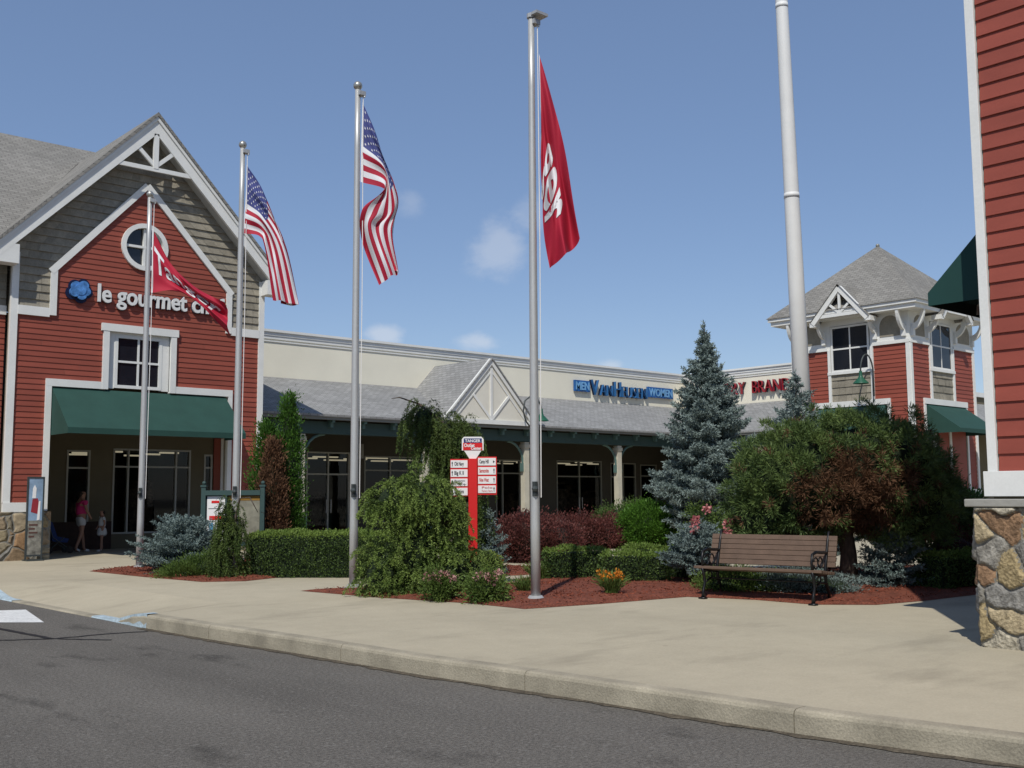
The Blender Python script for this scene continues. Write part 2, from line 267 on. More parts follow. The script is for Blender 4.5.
# ------------------------------------------------------------------ object helpers
def tag(o, label, cat, group=None):
    o['label'] = label; o['category'] = cat
    if group: o['group'] = group
    return o
def thing(name, label, cat, loc=(0, 0, 0), group=None):
    o = bpy.data.objects.new(name, None); COL.objects.link(o); o.location = loc; o.empty_display_size = .2
    return tag(o, label, cat, group)
def wloc(o):
    v = Vector((0, 0, 0))
    while o is not None: v = v+o.location; o = o.parent
    return v
SPLIT = set('wall stone_base shingle_panel bracket knee_wall rafter_tail post post_trim red_panel brace awning_frame window_surround rake_board eye sign_box soffit handle frieze_panel shaded_panel wing_wall trim gutter canopy_ceiling beam wall_backing rear_wall shopfront_wall column_base ear display_shelf flat_roof text_bar porch_ceiling side_wall'.split())
class MB:
    def __init__(s): s.v = []; s.f = []; s.m = []; s.cm = 0
    def poly(s, pts, flip=False):
        b = len(s.v); s.v += [tuple(p) for p in pts]; idx = list(range(b, b+len(pts)))
        s.f.append(idx[::-1] if flip else idx); s.m.append(s.cm); return s
    def box(s, x0, x1, y0, y1, z0, z1):
        if x0 > x1: x0, x1 = x1, x0
        if y0 > y1: y0, y1 = y1, y0
        b = len(s.v); s.v += [(x0, y0, z0), (x1, y0, z0), (x1, y1, z0), (x0, y1, z0), (x0, y0, z1), (x1, y0, z1), (x1, y1, z1), (x0, y1, z1)]
        for q in ((0, 3, 2, 1), (4, 5, 6, 7), (0, 1, 5, 4), (1, 2, 6, 5), (2, 3, 7, 6), (3, 0, 4, 7)): s.f.append([b+i for i in q]); s.m.append(s.cm)
        return s
    def mbox(s, mp, a0, a1, z0, z1, o0, o1):
        "box in facade coordinates: mp(a, z, out)"
        pts = [mp(a, z, o) for o in (o0, o1) for (a, z) in ((a0, z0), (a1, z0), (a1, z1), (a0, z1))]
        b = len(s.v); s.v += pts
        for q in ((0, 1, 2, 3), (7, 6, 5, 4), (0, 4, 5, 1), (1, 5, 6, 2), (2, 6, 7, 3), (3, 7, 4, 0)): s.f.append([b+i for i in q]); s.m.append(s.cm)
        return s
    def prism(s, mp, pts2, o0, o1):
        n = len(pts2); b = len(s.v); s.v += [mp(a, z, o0) for a, z in pts2]+[mp(a, z, o1) for a, z in pts2]
        s.f.append(list(range(b+n-1, b-1, -1))); s.f.append(list(range(b+n, b+2*n))); s.m += [s.cm]*2
        for i in range(n):
            j = (i+1) % n; s.f.append([b+i, b+j, b+n+j, b+n+i]); s.m.append(s.cm)
        return s
    def mbar(s, mp, p0, p1, w, o0, o1):
        "flat bar between two facade points"
        dx, dz = p1[0]-p0[0], p1[1]-p0[1]; l = sqrt(dx*dx+dz*dz); nx, nz = -dz/l*w/2, dx/l*w/2
        return s.prism(mp, [(p0[0]-nx, p0[1]-nz), (p1[0]-nx, p1[1]-nz), (p1[0]+nx, p1[1]+nz), (p0[0]+nx, p0[1]+nz)], o0, o1)
    def tube(s, pts, rad, n=10, caps=True):
        pts = [Vector(p) for p in pts]; rad = rad if isinstance(rad, (list, tuple)) else [rad]*len(pts)
        b = len(s.v); up = None
        for i, p in enumerate(pts):
            d = (pts[min(i+1, len(pts)-1)]-pts[max(i-1, 0)]).normalized()
            if up is None: up = Vector((1, 0, 0)) if abs(d.x) < .9 else Vector((0, 1, 0))
            u = (up-d*up.dot(d)).normalized(); w = d.cross(u); up = u
            for k in range(n):
                a = 2*pi*k/n; s.v.append(tuple(p+(u*cos(a)+w*sin(a))*rad[i]))
        for i in range(len(pts)-1):
            for k in range(n):
                s.f.append([b+i*n+k, b+i*n+(k+1) % n, b+(i+1)*n+(k+1) % n, b+(i+1)*n+k]); s.m.append(s.cm)
        if caps:
            s.f.append([b+k for k in range(n)][::-1]); s.f.append([b+(len(pts)-1)*n+k for k in range(n)]); s.m += [s.cm]*2
        return s
    def ball(s, c, r, n=12, sz=(1, 1, 1)):
        pts = []; b = len(s.v)
        for i in range(n//2+1):
            t = pi*i/(n//2)
            for k in range(n): s.v.append((c[0]+r*sz[0]*sin(t)*cos(2*pi*k/n), c[1]+r*sz[1]*sin(t)*sin(2*pi*k/n), c[2]-r*sz[2]*cos(t)))
        for i in range(n//2):
            for k in range(n): s.f.append([b+i*n+k, b+i*n+(k+1) % n, b+(i+1)*n+(k+1) % n, b+(i+1)*n+k]); s.m.append(s.cm)
        return s
    def pieces(s):
        "groups of faces whose islands touch or overlap"
        par = list(range(len(s.v)))
        def find(a):
            while par[a] != a: par[a] = par[par[a]]; a = par[a]
            return a
        for q in s.f:
            for i in q[1:]: par[find(i)] = find(q[0])
        isl = {}
        for k, q in enumerate(s.f): isl.setdefault(find(q[0]), []).append(k)
        bb = []
        for ks in isl.values():
            vs = [s.v[i] for k in ks for i in s.f[k]]; bb.append([[min(v[j] for v in vs)-.008 for j in range(3)], [max(v[j] for v in vs)+.008 for j in range(3)], list(ks)])
        bb.sort(key=lambda b: b[0][2]); ch = True
        while ch:
            ch = False; out = []
            for b in bb:
                for c in out:
                    if all(b[0][j] <= c[1][j] and c[0][j] <= b[1][j] for j in range(3)):
                        c[0] = [min(x, y) for x, y in zip(b[0], c[0])]; c[1] = [max(x, y) for x, y in zip(b[1], c[1])]; c[2] += b[2]; ch = True; break
                else: out.append(b)
            bb = out
        return [b[2] for b in bb]
    def build(s, name, mats, parent=None, smooth=False, bevel=0):
        if name in SPLIT:
            ps_ = s.pieces()
            if 1 < len(ps_) <= 60:
                for ks in ps_:
                    m = MB(); mp_ = {}
                    for k in ks:
                        q = []
                        for i in s.f[k]:
                            if i not in mp_: mp_[i] = len(m.v); m.v.append(s.v[i])
                            q.append(mp_[i])
                        m.f.append(q); m.m.append(s.m[k])
                    o = m.build1(name, mats, parent, smooth, bevel)
                return o
        return s.build1(name, mats, parent, smooth, bevel)
    def build1(s, name, mats, parent=None, smooth=False, bevel=0):
        if not isinstance(mats, (list, tuple)): mats = [mats]
        off = wloc(parent) if parent else Vector((0, 0, 0))
        me = bpy.data.meshes.new(name); me.from_pydata([tuple(Vector(p)-off) for p in s.v], [], s.f); me.update()
        for m in mats: me.materials.append(m)
        me.polygons.foreach_set('material_index', s.m)
        if smooth: me.polygons.foreach_set('use_smooth', [True]*len(s.f))
        uv = me.uv_layers.new(name='UVMap')           # metre-scaled planar UVs per face
        for p in me.polygons:
            n = p.normal; u = Vector((-n.y, n.x, 0)); u = u.normalized() if u.length > .01 else Vector((1, 0, 0)); w = n.cross(u)
            for li in p.loop_indices:
                q = Vector(s.v[me.loops[li].vertex_index]); uv.data[li].uv = (q.dot(u), q.dot(w))
        o = bpy.data.objects.new(name, me); COL.objects.link(o)
        if parent: o.parent = parent
        if bevel:
            b = o.modifiers.new('bevel', 'BEVEL'); b.width = bevel; b.segments = 2; b.limit_method = 'ANGLE'
        return o
def npmesh(name, V, Fq, mats, parent=None, midx=None):
    "V (n,3) world coords, Fq (k,4)"
    if not isinstance(mats, (list, tuple)): mats = [mats]
    off = np.array(wloc(parent)) if parent else np.zeros(3)
    V = (np.asarray(V)-off).astype(np.float32); Fq = np.asarray(Fq, dtype=np.int32)
    me = bpy.data.meshes.new(name); me.vertices.add(len(V)); me.vertices.foreach_set('co', V.ravel())
    me.loops.add(Fq.size); me.loops.foreach_set('vertex_index', Fq.ravel())
    me.polygons.add(len(Fq)); me.polygons.foreach_set('loop_start', np.arange(0, Fq.size, Fq.shape[1], dtype=np.int32))
    if midx is not None: me.polygons.foreach_set('material_index', np.asarray(midx, dtype=np.int32))
    for m in mats: me.materials.append(m)
    me.update(calc_edges=True); me.validate()
    o = bpy.data.objects.new(name, me); COL.objects.link(o)
    if parent: o.parent = parent
    return o
def copy_tree(o, loc, label=None, parent=None):
    c = o.copy(); COL.objects.link(c)
    if parent: c.parent = parent
    else: c.location = loc
    if label: c['label'] = label
    for ch in list(o.children): copy_tree(ch, None, None, c)
    return c
_tc = {}
def textpoly(txt, size, extrude=0, bold=0, space=1.0, xs=1.0, res=4, shear=0):
    cu_ = bpy.data.curves.new('t', 'FONT'); cu_.body = txt; cu_.size = size; cu_.extrude = extrude; cu_.offset = bold; cu_.space_character = space; cu_.resolution_u = res; cu_.shear = shear
    ob = bpy.data.objects.new('t', cu_); COL.objects.link(ob); dg = bpy.context.evaluated_depsgraph_get(); dg.update()
    me = bpy.data.meshes.new_from_object(ob.evaluated_get(dg)); v = [(p.co.x*xs, p.co.y, p.co.z) for p in me.vertices]; f = [list(p.vertices) for p in me.polygons]
    bpy.data.objects.remove(ob); bpy.data.curves.remove(cu_); bpy.data.meshes.remove(me)
    return v, f
def textmb(mb, txt, width, size, fn, extrude=0, bold=0, space=1.0, shear=0):
    "fn(x, y, z) -> world; text scaled horizontally to width"
    v, f = textpoly(txt, size, extrude, bold, space, shear=shear); x0 = min(p[0] for p in v); x1 = max(p[0] for p in v); k = width/(x1-x0)
    b = len(mb.v); mb.v += [tuple(fn((p[0]-x0)*k, p[1], p[2])) for p in v]
    for q in f: mb.f.append([b+i for i in q]); mb.m.append(mb.cm)
    return mb
# siding: real overlapping boards clipped to an outline with holes
def ints(loops, z):
    xs = []
    for lp in loops:
        for i in range(len(lp)):
            (a0, z0), (a1, z1) = lp[i], lp[(i+1) % len(lp)]
            if (z0 <= z) != (z1 <= z): xs.append(a0+(z-z0)*(a1-a0)/(z1-z0))
    xs.sort(); return [(xs[i], xs[i+1]) for i in range(0, len(xs)-1, 2)]
def siding(mp, loops, z0, z1, e, proud=.03, jitter=False):
    mb = MB(); z = z0
    while z < z1-.001:
        zb = min(z+e, z1); A, B = ints(loops, z+.002), ints(loops, zb-.002)
        if len(A) != len(B): A = B = ints(loops, (z+zb)/2)
        for (a0, a1), (b0, b1) in zip(A, B):
            segs = [(a0, a1, b0, b1)]
            if jitter:                                  # split each course into shingles of uneven width
                segs = []; n = max(1, int((a1-a0)/.26)); ts = [0]+[min(.999, max(.001, (i+random.uniform(-.25, .25))/n)) for i in range(1, n)]+[1]
                for t0, t1 in zip(ts, ts[1:]): segs.append((a0+(a1-a0)*t0, a0+(a1-a0)*t1-.006, b0+(b1-b0)*t0, b0+(b1-b0)*t1-.006))
            elif a1-a0 > 1.2 and zb-z < .4:             # butt joints between boards
                segs = []; x = 0.0; L = a1-a0; cut = [0.0]; x = random.uniform(.6, 3.4)
                while x < L-.5: cut.append(x/L); x += random.uniform(2.6, 3.7)
                cut.append(1.0)
                for t0, t1 in zip(cut, cut[1:]):
                    g_ = .005/L if t1 < 1 else 0; segs.append((a0+L*t0, a0+L*(t1-g_), b0+(b1-b0)*t0, b0+(b1-b0)*(t1-g_)))
            for s0, s1, q0, q1 in segs:
                pr = proud*(1 if not jitter else random.uniform(.8, 1.3))
                mb.poly([mp(s0, z, pr), mp(s1, z, pr), mp(q1, zb, .004), mp(q0, zb, .004)])
                mb.poly([mp(s0, z, .0), mp(s1, z, .0), mp(s1, z, pr), mp(s0, z, pr)])
        z = zb
    return mb
def rect(a0, a1, z0, z1): return [(a0, z0), (a1, z0), (a1, z1), (a0, z1)]
def circ(c, z, r, n=28): return [(c+r*cos(2*pi*i/n), z+r*sin(2*pi*i/n)) for i in range(n)]
def awning(mp, a0, a1, zt, zl, proj, name, m, parent, val=.14):
    mb = MB()
    o = proj
    mb.poly([mp(a0, zl, o), mp(a1, zl, o), mp(a1, zt, .01), mp(a0, zt, .01)])            # slope
    mb.poly([mp(a0, zl-val, o), mp(a1, zl-val, o), mp(a1, zl, o), mp(a0, zl, o)])        # valance
    for a in (a0, a1): mb.poly([mp(a, zl-val, .01), mp(a, zl-val, o), mp(a, zl, o), mp(a, zt, .01)])
    ob = mb.build(name, m, parent)
    fr = MB()
    for a in np.linspace(a0+.03, a1-.03, 4):
        fr.tube([mp(a, zl-val+.02, o-.03), mp(a, zl-.02, o-.04), mp(a, zt-.06, .04)], .014, 6)
    fr.build('awning_frame', ALU, ob)
    return ob
def window(mp, a0, a1, z0, z1, parent, cols=2, rows=2, fw_=.07, out=.05, name='window', fm=None, gm=None, trim=0, reveal=-.10):
    fm = fm or WHITE; gm = gm or DGLASS
    mb = MB(); w = fw_
    mb.mbox(mp, a0, a1, z0, z0+w, reveal, out); mb.mbox(mp, a0, a1, z1-w, z1, reveal, out)
    mb.mbox(mp, a0, a0+w, z0+w, z1-w, reveal, out); mb.mbox(mp, a1-w, a1, z0+w, z1-w, reveal, out)
    for i in range(1, cols):
        a = a0+(a1-a0)*i/cols; mb.mbox(mp, a-.025, a+.025, z0+w, z1-w, reveal+.01, out-.02)
    for i in range(1, rows):
        z = z0+(z1-z0)*i/rows; mb.mbox(mp, a0+w, a1-w, z-.027, z+.027, reveal+.013, out-.016)
    o = mb.build(name, fm, parent)
    g = MB(); g.poly([mp(a0+w*.5, z0+w*.5, reveal+.03), mp(a1-w*.5, z0+w*.5, reveal+.03), mp(a1-w*.5, z1-w*.5, reveal+.03), mp(a0+w*.5, z1-w*.5, reveal+.03)]); g.build('pane', gm, o)
    return o
def structure(o): o['kind'] = 'structure'; return o
# ------------------------------------------------------------------ ground
WZ = .17
mb = MB(); mb.poly([(-400, -400, 0), (600, -400, 0), (600, 600, 0), (-400, 600, 0)]); structure(mb.build('road', ASPH))
kx = [(-60, 6.9), (-8, 6.95), (0, 6.75), (2.9, 6.68), (4.25, 6.44), (6.6, 6.2), (8, 6.02), (9.9, 5.90), (11.8, 5.72), (13.2, 5.63), (14.4, 5.62), (18.3, 5.5), (19.5, 5.45), (60, 4.8)]
def kxa(y):
    for (y0, x0), (y1, x1) in zip(kx, kx[1:]):
        if y0 <= y <= y1: return x0+(x1-x0)*(y-y0)/(y1-y0)
def dropz(y):   # kerb height along the ramp
    if y < 13.2 or y > 19.5: return WZ
    if y < 14.4: q = (y-13.2)/1.2; return WZ+(.012-WZ)*q*q*(3-2*q)
    if y > 18.3: q = (y-18.3)/1.2; return .012+(WZ-.012)*q*q*(3-2*q)
    return .012
mb = MB(); ys = [-60, -8, 0, 2.9, 4.25, 6.6, 8, 9.9, 11.8, 13.2]+[13.2+.1*i for i in range(1, 13)]+[16]+[18.3+.1*i for i in range(13)]+[26, 60]
for y0, y1 in zip(ys, ys[1:]):
    a, b = kxa(y0)+.16, kxa(y1)+.16; a2, b2 = a+1.25, b+1.25
    mb.poly([(a, y0, dropz(y0)), (a2, y0, WZ), (b2, y1, WZ), (b, y1, dropz(y1))]); mb.poly([(a2, y0, WZ), (80, y0, WZ), (80, y1, WZ), (b2, y1, WZ)])
structure(mb.build('sidewalk', CONC))
# kerb stones with rounded nose, laid end to end
mb = MB(); yy = -30.0
while yy < 45:
    L = 2.45; y0, y1 = yy+.004, yy+L-.004; n = 14
    prof = lambda h: [(0, -.05), (.0, h-.035), (.008, h-.014), (.028, h-.002), (.05, h+.001), (.158, h+.001), (.158, -.05)]
    prev = None
    for i in range(n+1):
        y = y0+(y1-y0)*i/n; x = kxa(y); j = random.uniform(-.003, .003); cur_ = [(x+p+(j if k in (1, 2, 3) else 0), y, z) for k, (p, z) in enumerate(prof(max(dropz(y), .02)))]
        if prev:
            for k in range(len(cur_)-1): mb.poly([prev[k], prev[k+1], cur_[k+1], cur_[k]])
        else: mb.poly(cur_)
        prev = cur_
    mb.poly(prev, True); yy += L
structure(mb.build('kerb', KERB))
def sheet(name, pts, z, m, zs=None):
    b = MB(); b.poly([(p[0], p[1], z if len(p) < 3 else p[2]) for p in pts]); return structure(b.build(name, m))
def ramp_paint(ya, yb, w0, w1):
    b = MB(); n = 10
    def sz(dx_, y): return (dropz(y)+(WZ-dropz(y))*max(0, dx_-.16)/1.25)+.013
    for i in range(n):
        y0, y1 = ya+(yb-ya)*i/n, ya+(yb-ya)*(i+1)/n; wa, wb_ = w0+(w1-w0)*i/n, w0+(w1-w0)*(i+1)/n
        for (u0, u1) in ((.012, .16),):
            pts = []
            for (y, w, u) in ((y0, wa, u0), (y0, wa, u1), (y1, wb_, u1), (y1, wb_, u0)): d_ = min(u, .16) if u <= .16 else max(.16, w*u); pts.append((kxa(y)+d_, y, sz(d_, y)))
            b.poly(pts)
        b.poly([(kxa(y0)-.004, y0, .004), (kxa(y0)+.008, y0, sz(0, y0)), (kxa(y1)+.008, y1, sz(0, y1)), (kxa(y1)-.004, y1, .004)])
    structure(b.build('kerb_ramp_marking', BPAINT))
ramp_paint(13.15, 14.9, .42, .17); ramp_paint(18.0, 19.5, .2, .5)
sheet('crosswalk_stripe', [(4.93, 14.75), (5.28, 16.6), (3.2, 17.6), (1.2, 17.9), (1.0, 17.4), (3.0, 16.6)], .006, PAINT)
sheet('crosswalk_stripe', [(5.0, 18.4), (5.1, 19.0), (1.2, 20.4), (1.0, 19.7)], .006, PAINT)
def tarline(pts, w):
    b = MB()
    P_ = []
    for i in range(len(pts)-1):
        for k in range(6):
            t = k/6; P_.append((pts[i][0]+(pts[i+1][0]-pts[i][0])*t+random.uniform(-.015, .015), pts[i][1]+(pts[i+1][1]-pts[i][1])*t+random.uniform(-.03, .03)))
    P_.append(pts[-1])
    for (x0, y0), (x1, y1) in zip(P_, P_[1:]):
        l = sqrt((x1-x0)**2+(y1-y0)**2)+1e-6; nx, ny = -(y1-y0)/l*w/2, (x1-x0)/l*w/2
        b.poly([(x0-nx, y0-ny, .004), (x1-nx, y1-ny, .004), (x1+nx, y1+ny, .004), (x0+nx, y0+ny, .004)])
    structure(b.build('tar_crack_seal', TAR))
tarline([(5.55, 12.9), (5.05, 13.0), (4.45, 13.0), (3.9, 13.35), (3.45, 13.9)], .07)
tarline([(4.45, 13.0), (4.35, 13.9), (4.25, 15.0), (4.3, 16.2)], .08); tarline([(4.9, 12.4), (4.5, 12.95)], .06)
# dirt gathered in the gutter
mb = MB(); y = -6.0; rr_ = random.Random(4); prev = None
while y < 13.3:
    w = .035+.05*rr_.random()+.03*sin(y*2.1)**2; cur_ = ((kxa(y)-w, y, .005), (kxa(y)+.002, y, .009))
    if prev: mb.poly([prev[0], cur_[0], cur_[1], prev[1]])
    prev = cur_; y += .11
structure(mb.build('gutter_dirt', mat('gutter_dirt', (.085, .07, .05), .95, .4, 9, fine=.4, bscale=50)))
# mulch beds, slightly mounded
def bed(pts, seed):
    cx = sum(p[0] for p in pts)/len(pts); cy = sum(p[1] for p in pts)/len(pts); b = MB(); n = len(pts)
    rings = [(1, .004), (.96, .03), (.8, .06), (.4, .075)]
    for (k0, h0), (k1, h1) in zip(rings, rings[1:]):
        for i in range(n):
            p, q = pts[i], pts[(i+1) % n]; f = lambda P, k, h: (cx+(P[0]-cx)*k, cy+(P[1]-cy)*k, WZ+h)
            b.poly([f(p, k0, h0), f(q, k0, h0), f(q, k1, h1), f(p, k1, h1)])
    b.poly([(cx+(p[0]-cx)*.4, cy+(p[1]-cy)*.4, WZ+.075) for p in pts])
    structure(b.build('mulch_bed', MULCH))
    # loose chips
    r = np.random.default_rng(seed); xs = np.array(pts); lo, hi = xs.min(0), xs.max(0); area = (hi-lo).prod(); m = int(min(26000, area*500))
    P = lo+r.random((m, 2))*(hi-lo)
    def inside(P, k):
        ins = np.zeros(len(P), bool); q = [(cx+(a-cx)*k, cy+(b_-cy)*k) for a, b_ in pts]
        for i in range(n):
            (x0, y0), (x1, y1) = q[i], q[(i+1) % n]
            ins ^= ((y0 > P[:, 1]) != (y1 > P[:, 1])) & (P[:, 0] < (x1-x0)*(P[:, 1]-y0)/((y1-y0) if abs(y1-y0) > 1e-9 else 1e-9)+x0)
        return ins
    P = P[inside(P, .995)]; m = len(P); z = np.where(inside(P, .8), .066, np.where(inside(P, .96), .036, .008)); C = np.c_[P, WZ+z+.012*r.random(m)]
    D_ = np.c_[r.normal(size=(m, 2)), r.normal(size=m)*.35]
    V, Fq = leafquads(C, D_, .035+.03*r.random(m), .012+.008*r.random(m), r)
    o = npmesh('mulch_chips', V, Fq, CHIPM); o['kind'] = 'stuff'; tag(o, 'loose reddish bark chips scattered on the planting beds', 'mulch')
def leafquads(C, D_, L, Wd, r, flat=None):
    D_ = D_/(np.linalg.norm(D_, axis=1, keepdims=True)+1e-9)
    R = r.normal(size=D_.shape) if flat is None else flat+.25*r.normal(size=D_.shape)
    S = np.cross(D_, R); S /= (np.linalg.norm(S, axis=1, keepdims=True)+1e-9)
    L = np.broadcast_to(L, len(C))[:, None]; Wd = np.broadcast_to(Wd, len(C))[:, None]
    V = np.empty((len(C), 4, 3)); V[:, 0] = C; V[:, 1] = C+D_*L*.5+S*Wd*.5; V[:, 2] = C+D_*L; V[:, 3] = C+D_*L*.5-S*Wd*.5
    return V.reshape(-1, 3), np.arange(len(C)*4).reshape(-1, 4)
bed([(8.75, 14.7), (9.0, 12.9), (9.39, 11.4), (9.44, 10.3), (10.6, 10.05), (12.18, 9.85), (12.5, 8.9), (12.5, 8.0), (13.05, 7.4), (13.98, 7.21), (15.5, 7.1), (18, 6.4), (20, 7.5), (20.5, 10.5), (17.5, 12.6), (15.2, 13.1), (14.0, 13.6), (12.6, 13.95), (12.15, 13.3), (11.6, 13.2), (10.2, 14.4)], 1)
bed([(11.6, 16.3), (12.2, 15.1), (13.2, 14.6), (14.3, 14.5), (14.9, 15.6), (13.9, 17.3), (12.6, 17.4)], 2)
bed([(15.2, 18.4), (15.6, 17.2), (16.3, 16.7), (17.2, 18.2), (21.0, 22.0), (23.2, 19.7), (22.4, 17.4), (24.5, 14.5), (28, 18), (27, 23), (22, 25), (17, 21)], 4)
bed([(8.05, 21.6), (8.2, 19.3), (8.45, 17.45), (9.05, 17.05), (10.1, 17.45), (12.0, 17.9), (13.4, 18.9), (14.5, 22), (13.5, 23.2), (10, 22.6)], 3)
# ------------------------------------------------------------------ left building
B1 = thing('shop_building', 'red clapboard gabled shop with round window, green awning and white lettering', 'building', (7.85, 26.6, WZ))
LF = lambda a, z, o: (a, 26.6-o, z)
hole_alc = rect(8.83, 13.5, .9, 4.36); hole_win = rect(10.2, 11.82, 4.3, 5.93); hole_rw = circ(11.05, 8.08, .55)
red = [(7.85, 1.5), (14.5, 1.5), (14.5, 6.05), (13.43, 6.05), (13.43, 7.2), (11.07, 9.68), (8.82, 7.2), (8.82, 6.05), (7.85, 6.05)]
siding(LF, [red, hole_alc, hole_win, hole_rw], 1.52, 9.7, .135, .02).build('wall', RED, B1)
tan = [(7.85, 6.2), (8.82, 6.2), (8.82, 7.2), (11.07, 9.68), (13.43, 7.2), (13.43, 6.2), (14.5, 6.2), (14.5, 7.85), (11.12, 11.2), (7.85, 7.85)]
siding(LF, [tan], 6.2, 11.2, .2, .035, True).build('shingle_gable', TAN, B1)
mb = MB(); mb.prism(LF, [(7.85, 0.1), (8.83, .1), (8.83, 4.36), (10.2, 4.36), (10.2, 6.0), (7.85, 6.0)], -.2, 0)
mb.prism(LF, [(13.5, 0.1), (14.5, .1), (14.5, 6.0), (11.82, 6.0), (11.82, 4.36), (13.5, 4.36)], -.2, 0)
mb.prism(LF, [(7.85, 6.0), (14.5, 6.0), (14.5, 7.5), (7.85, 7.5)], -.2, 0)
mb.prism(LF, [(7.85, 7.5), (10.45, 7.5), (10.45, 10.4)], -.2, 0); mb.prism(LF, [(14.5, 7.5), (11.65, 7.5), (11.65, 10.6)], -.2, 0)
mb.prism(LF, [(10.45, 8.7), (11.65, 8.7), (11.65, 10.5), (11.12, 11.1), (10.45, 10.4)], -.2, 0)
mb.prism(LF, [(10.2, 4.3), (10.2, 3.9), (11.93, 3.9), (11.93, 4.3)], -.22, -.02)
mb.build('wall_backing', TAN, B1)
t = MB()
t.mbar(LF, (8.72, 7.12), (11.07, 9.72), .16, -.01, .075); t.mbar(LF, (13.53, 7.12), (11.07, 9.72), .16, -.01, .073)
t.mbox(LF, 8.72, 8.88, 6.05, 7.2, 0, .07); t.mbox(LF, 13.37, 13.53, 6.05, 7.2, 0, .07)
t.mbox(LF, 7.99, 8.72, 6.0, 6.22, 0, .068); t.mbox(LF, 13.53, 14.36, 6.0, 6.22, 0, .068)
t.mbox(LF, 7.83, 7.99, 1.5, 7.5, -.05, .06); t.mbox(LF, 14.36, 14.52, 1.5, 7.6, -.05, .06)
t.mbox(LF, 8.7, 10.15, 4.32, 4.5, 0, .07); t.mbox(LF, 11.97, 13.6, 4.32, 4.5, 0, .07); t.mbox(LF, 8.7, 8.84, 1.32, 4.32, -.05, .068); t.mbox(LF, 13.48, 13.6, 1.32, 4.32, -.05, .068)
t.mbox(LF, 7.83, 8.70, 1.30, 1.52, -.02, .09); t.mbox(LF, 13.6, 14.52, 1.30, 1.52, -.02, .09)
t.mbox(LF, 10.05, 10.2, 4.32, 5.8, -.1, .08); t.mbox(LF, 11.82, 11.97, 4.32, 5.8, -.1, .08); t.mbox(LF, 10.0, 12.02, 5.8, 5.99, -.1, .09)
t.build('trim', WHITE, B1)
ww = window(LF, 10.38, 11.62, 4.38, 5.74, B1, 2, 2, .08, -.02)
mb = MB(); mb.mbox(LF, 10.2, 10.38, 4.36, 5.8, -.2, -.03); mb.mbox(LF, 11.62, 11.82, 4.36, 5.8, -.2, -.03); mb.mbox(LF, 10.2, 11.82, 5.74, 5.8, -.2, -.035); mb.build('window_surround', WHITE, B1)
mb = MB(); n = 32
for i in range(n):
    a0, a1 = 2*pi*i/n, 2*pi*(i+1)/n; q = lambda a, r: (11.05+r*cos(a), 8.08+r*sin(a))
    mb.prism(LF, [q(a0, .5), q(a1, .5), q(a1, .62), q(a0, .62)], -.12, .08)
mb.mbox(LF, 10.56, 11.54, 8.05, 8.11, -.06, .03); mb.mbox(LF, 11.02, 11.08, 7.6, 8.56, -.063, .027)
rw = mb.build('round_window', WHITE, B1); mb = MB(); mb.poly([LF(a, z, -.07) for a, z in circ(11.05, 8.08, .52)]); mb.build('pane', DGLASS, rw)
awning(LF, 8.86, 13.42, 4.3, 3.27, 1.2, 'awning', AWN, B1)
# stone piers
mb = MB(); mb.box(7.75, 8.9, 26.44, 27.1, .1, 1.3); mb.box(13.42, 14.62, 26.44, 27.1, .1, 1.3); mb.build('stone_base', STONEF, B1)
# rakes
RK = lambda a, z, o: (a, 26.2-o, z)
t = MB(); ap = (11.12, 11.52)
for sg, ex, ez in ((-1, 7.38, 7.64), (1, 14.86, 7.64)):
    t.prism(RK, [(ap[0], ap[1]), (ap[0], ap[1]-.5), (ex, ez-.42), (ex, ez)], -.05, .03)
    t.prism(RK, [(ap[0], ap[1]+.03), (ap[0], ap[1]-.13), (ex, ez-.13), (ex, ez+.03)], .03, .07)
t.mbox(RK, 7.36, 7.86, 7.14, 7.6, -.38, .028); t.mbox(RK, 14.4, 14.88, 7.2, 7.6, -.38, .028)
t.build('rake_board', WHITE, B1)
t = MB()
for ex in (7.38, 14.86): t.poly([(ap[0], 26.2, ap[1]-.42), (ap[0], 26.58, ap[1]-.42), (ex, 26.58, 7.22), (ex, 26.2, 7.22)])
t.build('soffit', mat('soffit_paint', (.42, .42, .40), .7), B1)
t = MB(); t.mbar(RK, (10.16, 10.08), (12.08, 10.08), .11, -.04, .02); t.mbar(RK, (11.12, 10.1), (11.12, 11.03), .13, -.05, .03)
t.mbar(RK, (11.1, 10.18), (10.62, 10.62), .1, -.045, .015); t.mbar(RK, (11.14, 10.18), (11.62, 10.62), .1, -.045, .015); t.build('gable_truss', WHITE, B1)
r = MB()
def slope(mb, p, th=.1):
    mb.poly(p); mb.poly([(a, b, c-th) for a, b, c in p], True)
    for i in range(len(p)):
        a, b = p[i], p[(i+1) % len(p)]; mb.poly([a, (a[0], a[1], a[2]-th), (b[0], b[1], b[2]-th), b])
slope(r, [(7.33, 26.1, 7.66), (11.12, 26.1, 11.6), (11.12, 34, 11.6), (7.33, 34, 7.66)]); slope(r, [(11.12, 26.1, 11.6), (14.91, 26.1, 7.66), (14.91, 34, 7.66), (11.12, 34, 11.6)])
slope(r, [(-9, 26.2, 7.6), (7.33, 26.2, 7.6), (11.0, 31.55, 11.5), (12.6, 32.6, 12.3), (-9, 32.6, 12.3)]); slope(r, [(-9, 32.6, 12.3), (12.6, 32.6, 12.3), (14.9, 38, 8), (-9, 38, 8)])
slope(r, [(11.12, 31.5, 11.5), (14.9, 32.0, 8), (14.9, 38, 8), (12.6, 32.6, 12.3)])
r.build('roof', ROOF, B1)
